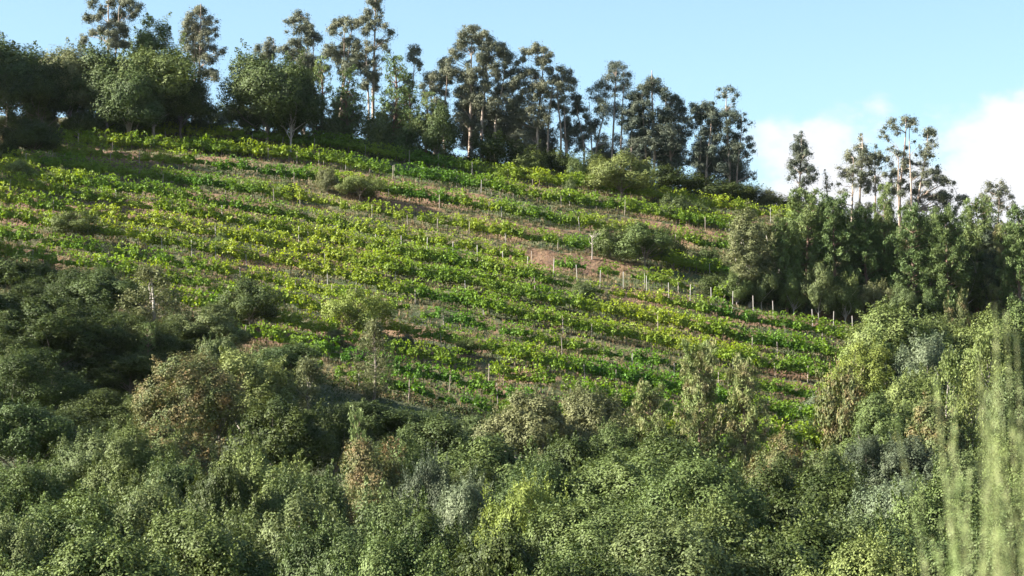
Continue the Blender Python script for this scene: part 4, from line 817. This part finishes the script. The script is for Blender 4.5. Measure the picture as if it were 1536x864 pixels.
# ------------------------------------------------------------------ light, sky, camera
SUN_EL, SX, SY = math.radians(28), -1, -.15       # towards the sun: left and a little behind the camera
az = math.atan2(SX, SY)
sv = np.array([math.cos(SUN_EL)*math.sin(az), math.cos(SUN_EL)*math.cos(az), math.sin(SUN_EL)])
sun = bpy.data.lights.new('sun', 'SUN'); sun.energy = 5.0; sun.angle = math.radians(.5); sun.color = (1, .94, .82)
so_ = bpy.data.objects.new('sun', sun); COL.objects.link(so_)
from mathutils import Vector
so_.rotation_euler = Vector(-sv).to_track_quat('-Z', 'Y').to_euler()
w = bpy.data.worlds.new('World'); sc.world = w; w.use_nodes = True; N, L = w.node_tree.nodes, w.node_tree.links; N.clear()
out = N.new('ShaderNodeOutputWorld'); bg = N.new('ShaderNodeBackground'); bg.inputs[1].default_value = .054
sky = N.new('ShaderNodeTexSky'); sky.sky_type = 'NISHITA'; sky.sun_disc = False; sky.sun_elevation = SUN_EL; sky.sun_rotation = az
sky.air_density = 1.0; sky.dust_density = .6; sky.ozone_density = 1.6; sky.altitude = 200
tc = N.new('ShaderNodeTexCoord'); sp = N.new('ShaderNodeSeparateXYZ'); L.new(tc.outputs['Generated'], sp.inputs[0])
def mth(op, a, b=None, c=None):
    n = N.new('ShaderNodeMath'); n.operation = op
    for i, v in enumerate((a, b, c)):
        if v is None: continue
        if isinstance(v, (int, float)): n.inputs[i].default_value = v
        else: L.new(v, n.inputs[i])
    return n.outputs[0]
mp = N.new('ShaderNodeMapping'); mp.inputs['Scale'].default_value = (22, 22, 34); L.new(tc.outputs['Generated'], mp.inputs[0])
nz = N.new('ShaderNodeTexNoise'); nz.inputs['Scale'].default_value = 1.0; nz.inputs['Detail'].default_value = 7; nz.inputs['Roughness'].default_value = .55; L.new(mp.outputs[0], nz.inputs['Vector'])
# cloud bank: fuller to the right (x up) and lower down
tanx = mth('DIVIDE', sp.outputs[0], mth('MAXIMUM', sp.outputs[1], .05))
h = mth('MULTIPLY_ADD', tanx, .15, .128)                 # bank top as elevation slope
h = mth('MINIMUM', h, .22)
d = mth('SUBTRACT', h, sp.outputs[2])
v = mth('ADD', mth('MULTIPLY', d, 26.0), mth('MULTIPLY_ADD', nz.outputs[0], 3.0, -1.3))
cl = N.new('ShaderNodeMapRange'); cl.interpolation_type = 'SMOOTHERSTEP'; cl.inputs[1].default_value = -.1; cl.inputs[2].default_value = .6; L.new(v, cl.inputs[0])
rt = N.new('ShaderNodeMapRange'); rt.interpolation_type = 'SMOOTHSTEP'; rt.inputs[1].default_value = .085; rt.inputs[2].default_value = .112; L.new(tanx, rt.inputs[0])
msk = mth('MULTIPLY', cl.outputs[0], rt.outputs[0])
mx = N.new('ShaderNodeMix'); mx.data_type = 'RGBA'; L.new(msk, mx.inputs[0]); mx.inputs[7].default_value = (4.1, 4.15, 4.3, 1)
tn = N.new('ShaderNodeMix'); tn.data_type = 'RGBA'; tn.blend_type = 'MULTIPLY'; tn.inputs[0].default_value = 1; tn.inputs[7].default_value = (.97, 1.02, 1.0, 1)
L.new(sky.outputs[0], tn.inputs[6]); L.new(tn.outputs[2], mx.inputs[6]); L.new(mx.outputs[2], bg.inputs[0]); L.new(bg.outputs[0], out.inputs[0])

cam = bpy.data.cameras.new('camera'); co = bpy.data.objects.new('camera', cam); COL.objects.link(co); sc.camera = co
cam.lens = F/1536*36; cam.sensor_width = 36; cam.clip_start = .1; cam.clip_end = 9000
co.rotation_euler = (math.pi/2 + PITCH, 0, 0)
cam.dof.use_dof = True; cam.dof.focus_distance = 210; cam.dof.aperture_fstop = 7.0
sc.view_settings.view_transform = 'Standard'; sc.view_settings.look = 'None'; sc.view_settings.gamma = 1; sc.view_settings.exposure = 2.2
c = sc.cycles; c.max_bounces = 5; c.diffuse_bounces = 3; c.glossy_bounces = 1; c.transmission_bounces = 3; c.transparent_max_bounces = 2; c.volume_bounces = 0
c.use_denoising = True; c.sample_clamp_indirect = 6
try: c.denoiser = 'OPENIMAGEDENOISE'
except Exception: pass
c.caustics_reflective = False; c.caustics_refractive = False
sc.render.filter_size = 1.5
hz = bpy.data.meshes.new('haze'); bx = (-3200, 3200, -500, 6200, -75, 130)
hv = [(bx[i], bx[2+j], bx[4+k]) for i in (0, 1) for j in (0, 1) for k in (0, 1)]
hz.from_pydata(hv, [], [(0, 1, 3, 2), (4, 6, 7, 5), (0, 4, 5, 1), (2, 3, 7, 6), (0, 2, 6, 4), (1, 5, 7, 3)]); hz.update()
hm = bpy.data.materials.new('thin_air'); N, L = nt(hm); out = N.new('ShaderNodeOutputMaterial'); pv = N.new('ShaderNodeVolumePrincipled')
pv.inputs['Density'].default_value = .000012; pv.inputs['Color'].default_value = (.75, .85, 1, 1); pv.inputs['Anisotropy'].default_value = .2; L.new(pv.outputs[0], out.inputs['Volume'])
ho = link('haze', hz, hm); ho['kind'] = 'stuff'; ho['label'] = 'thin bluish air between the viewer and the ridge'; ho['category'] = 'haze'
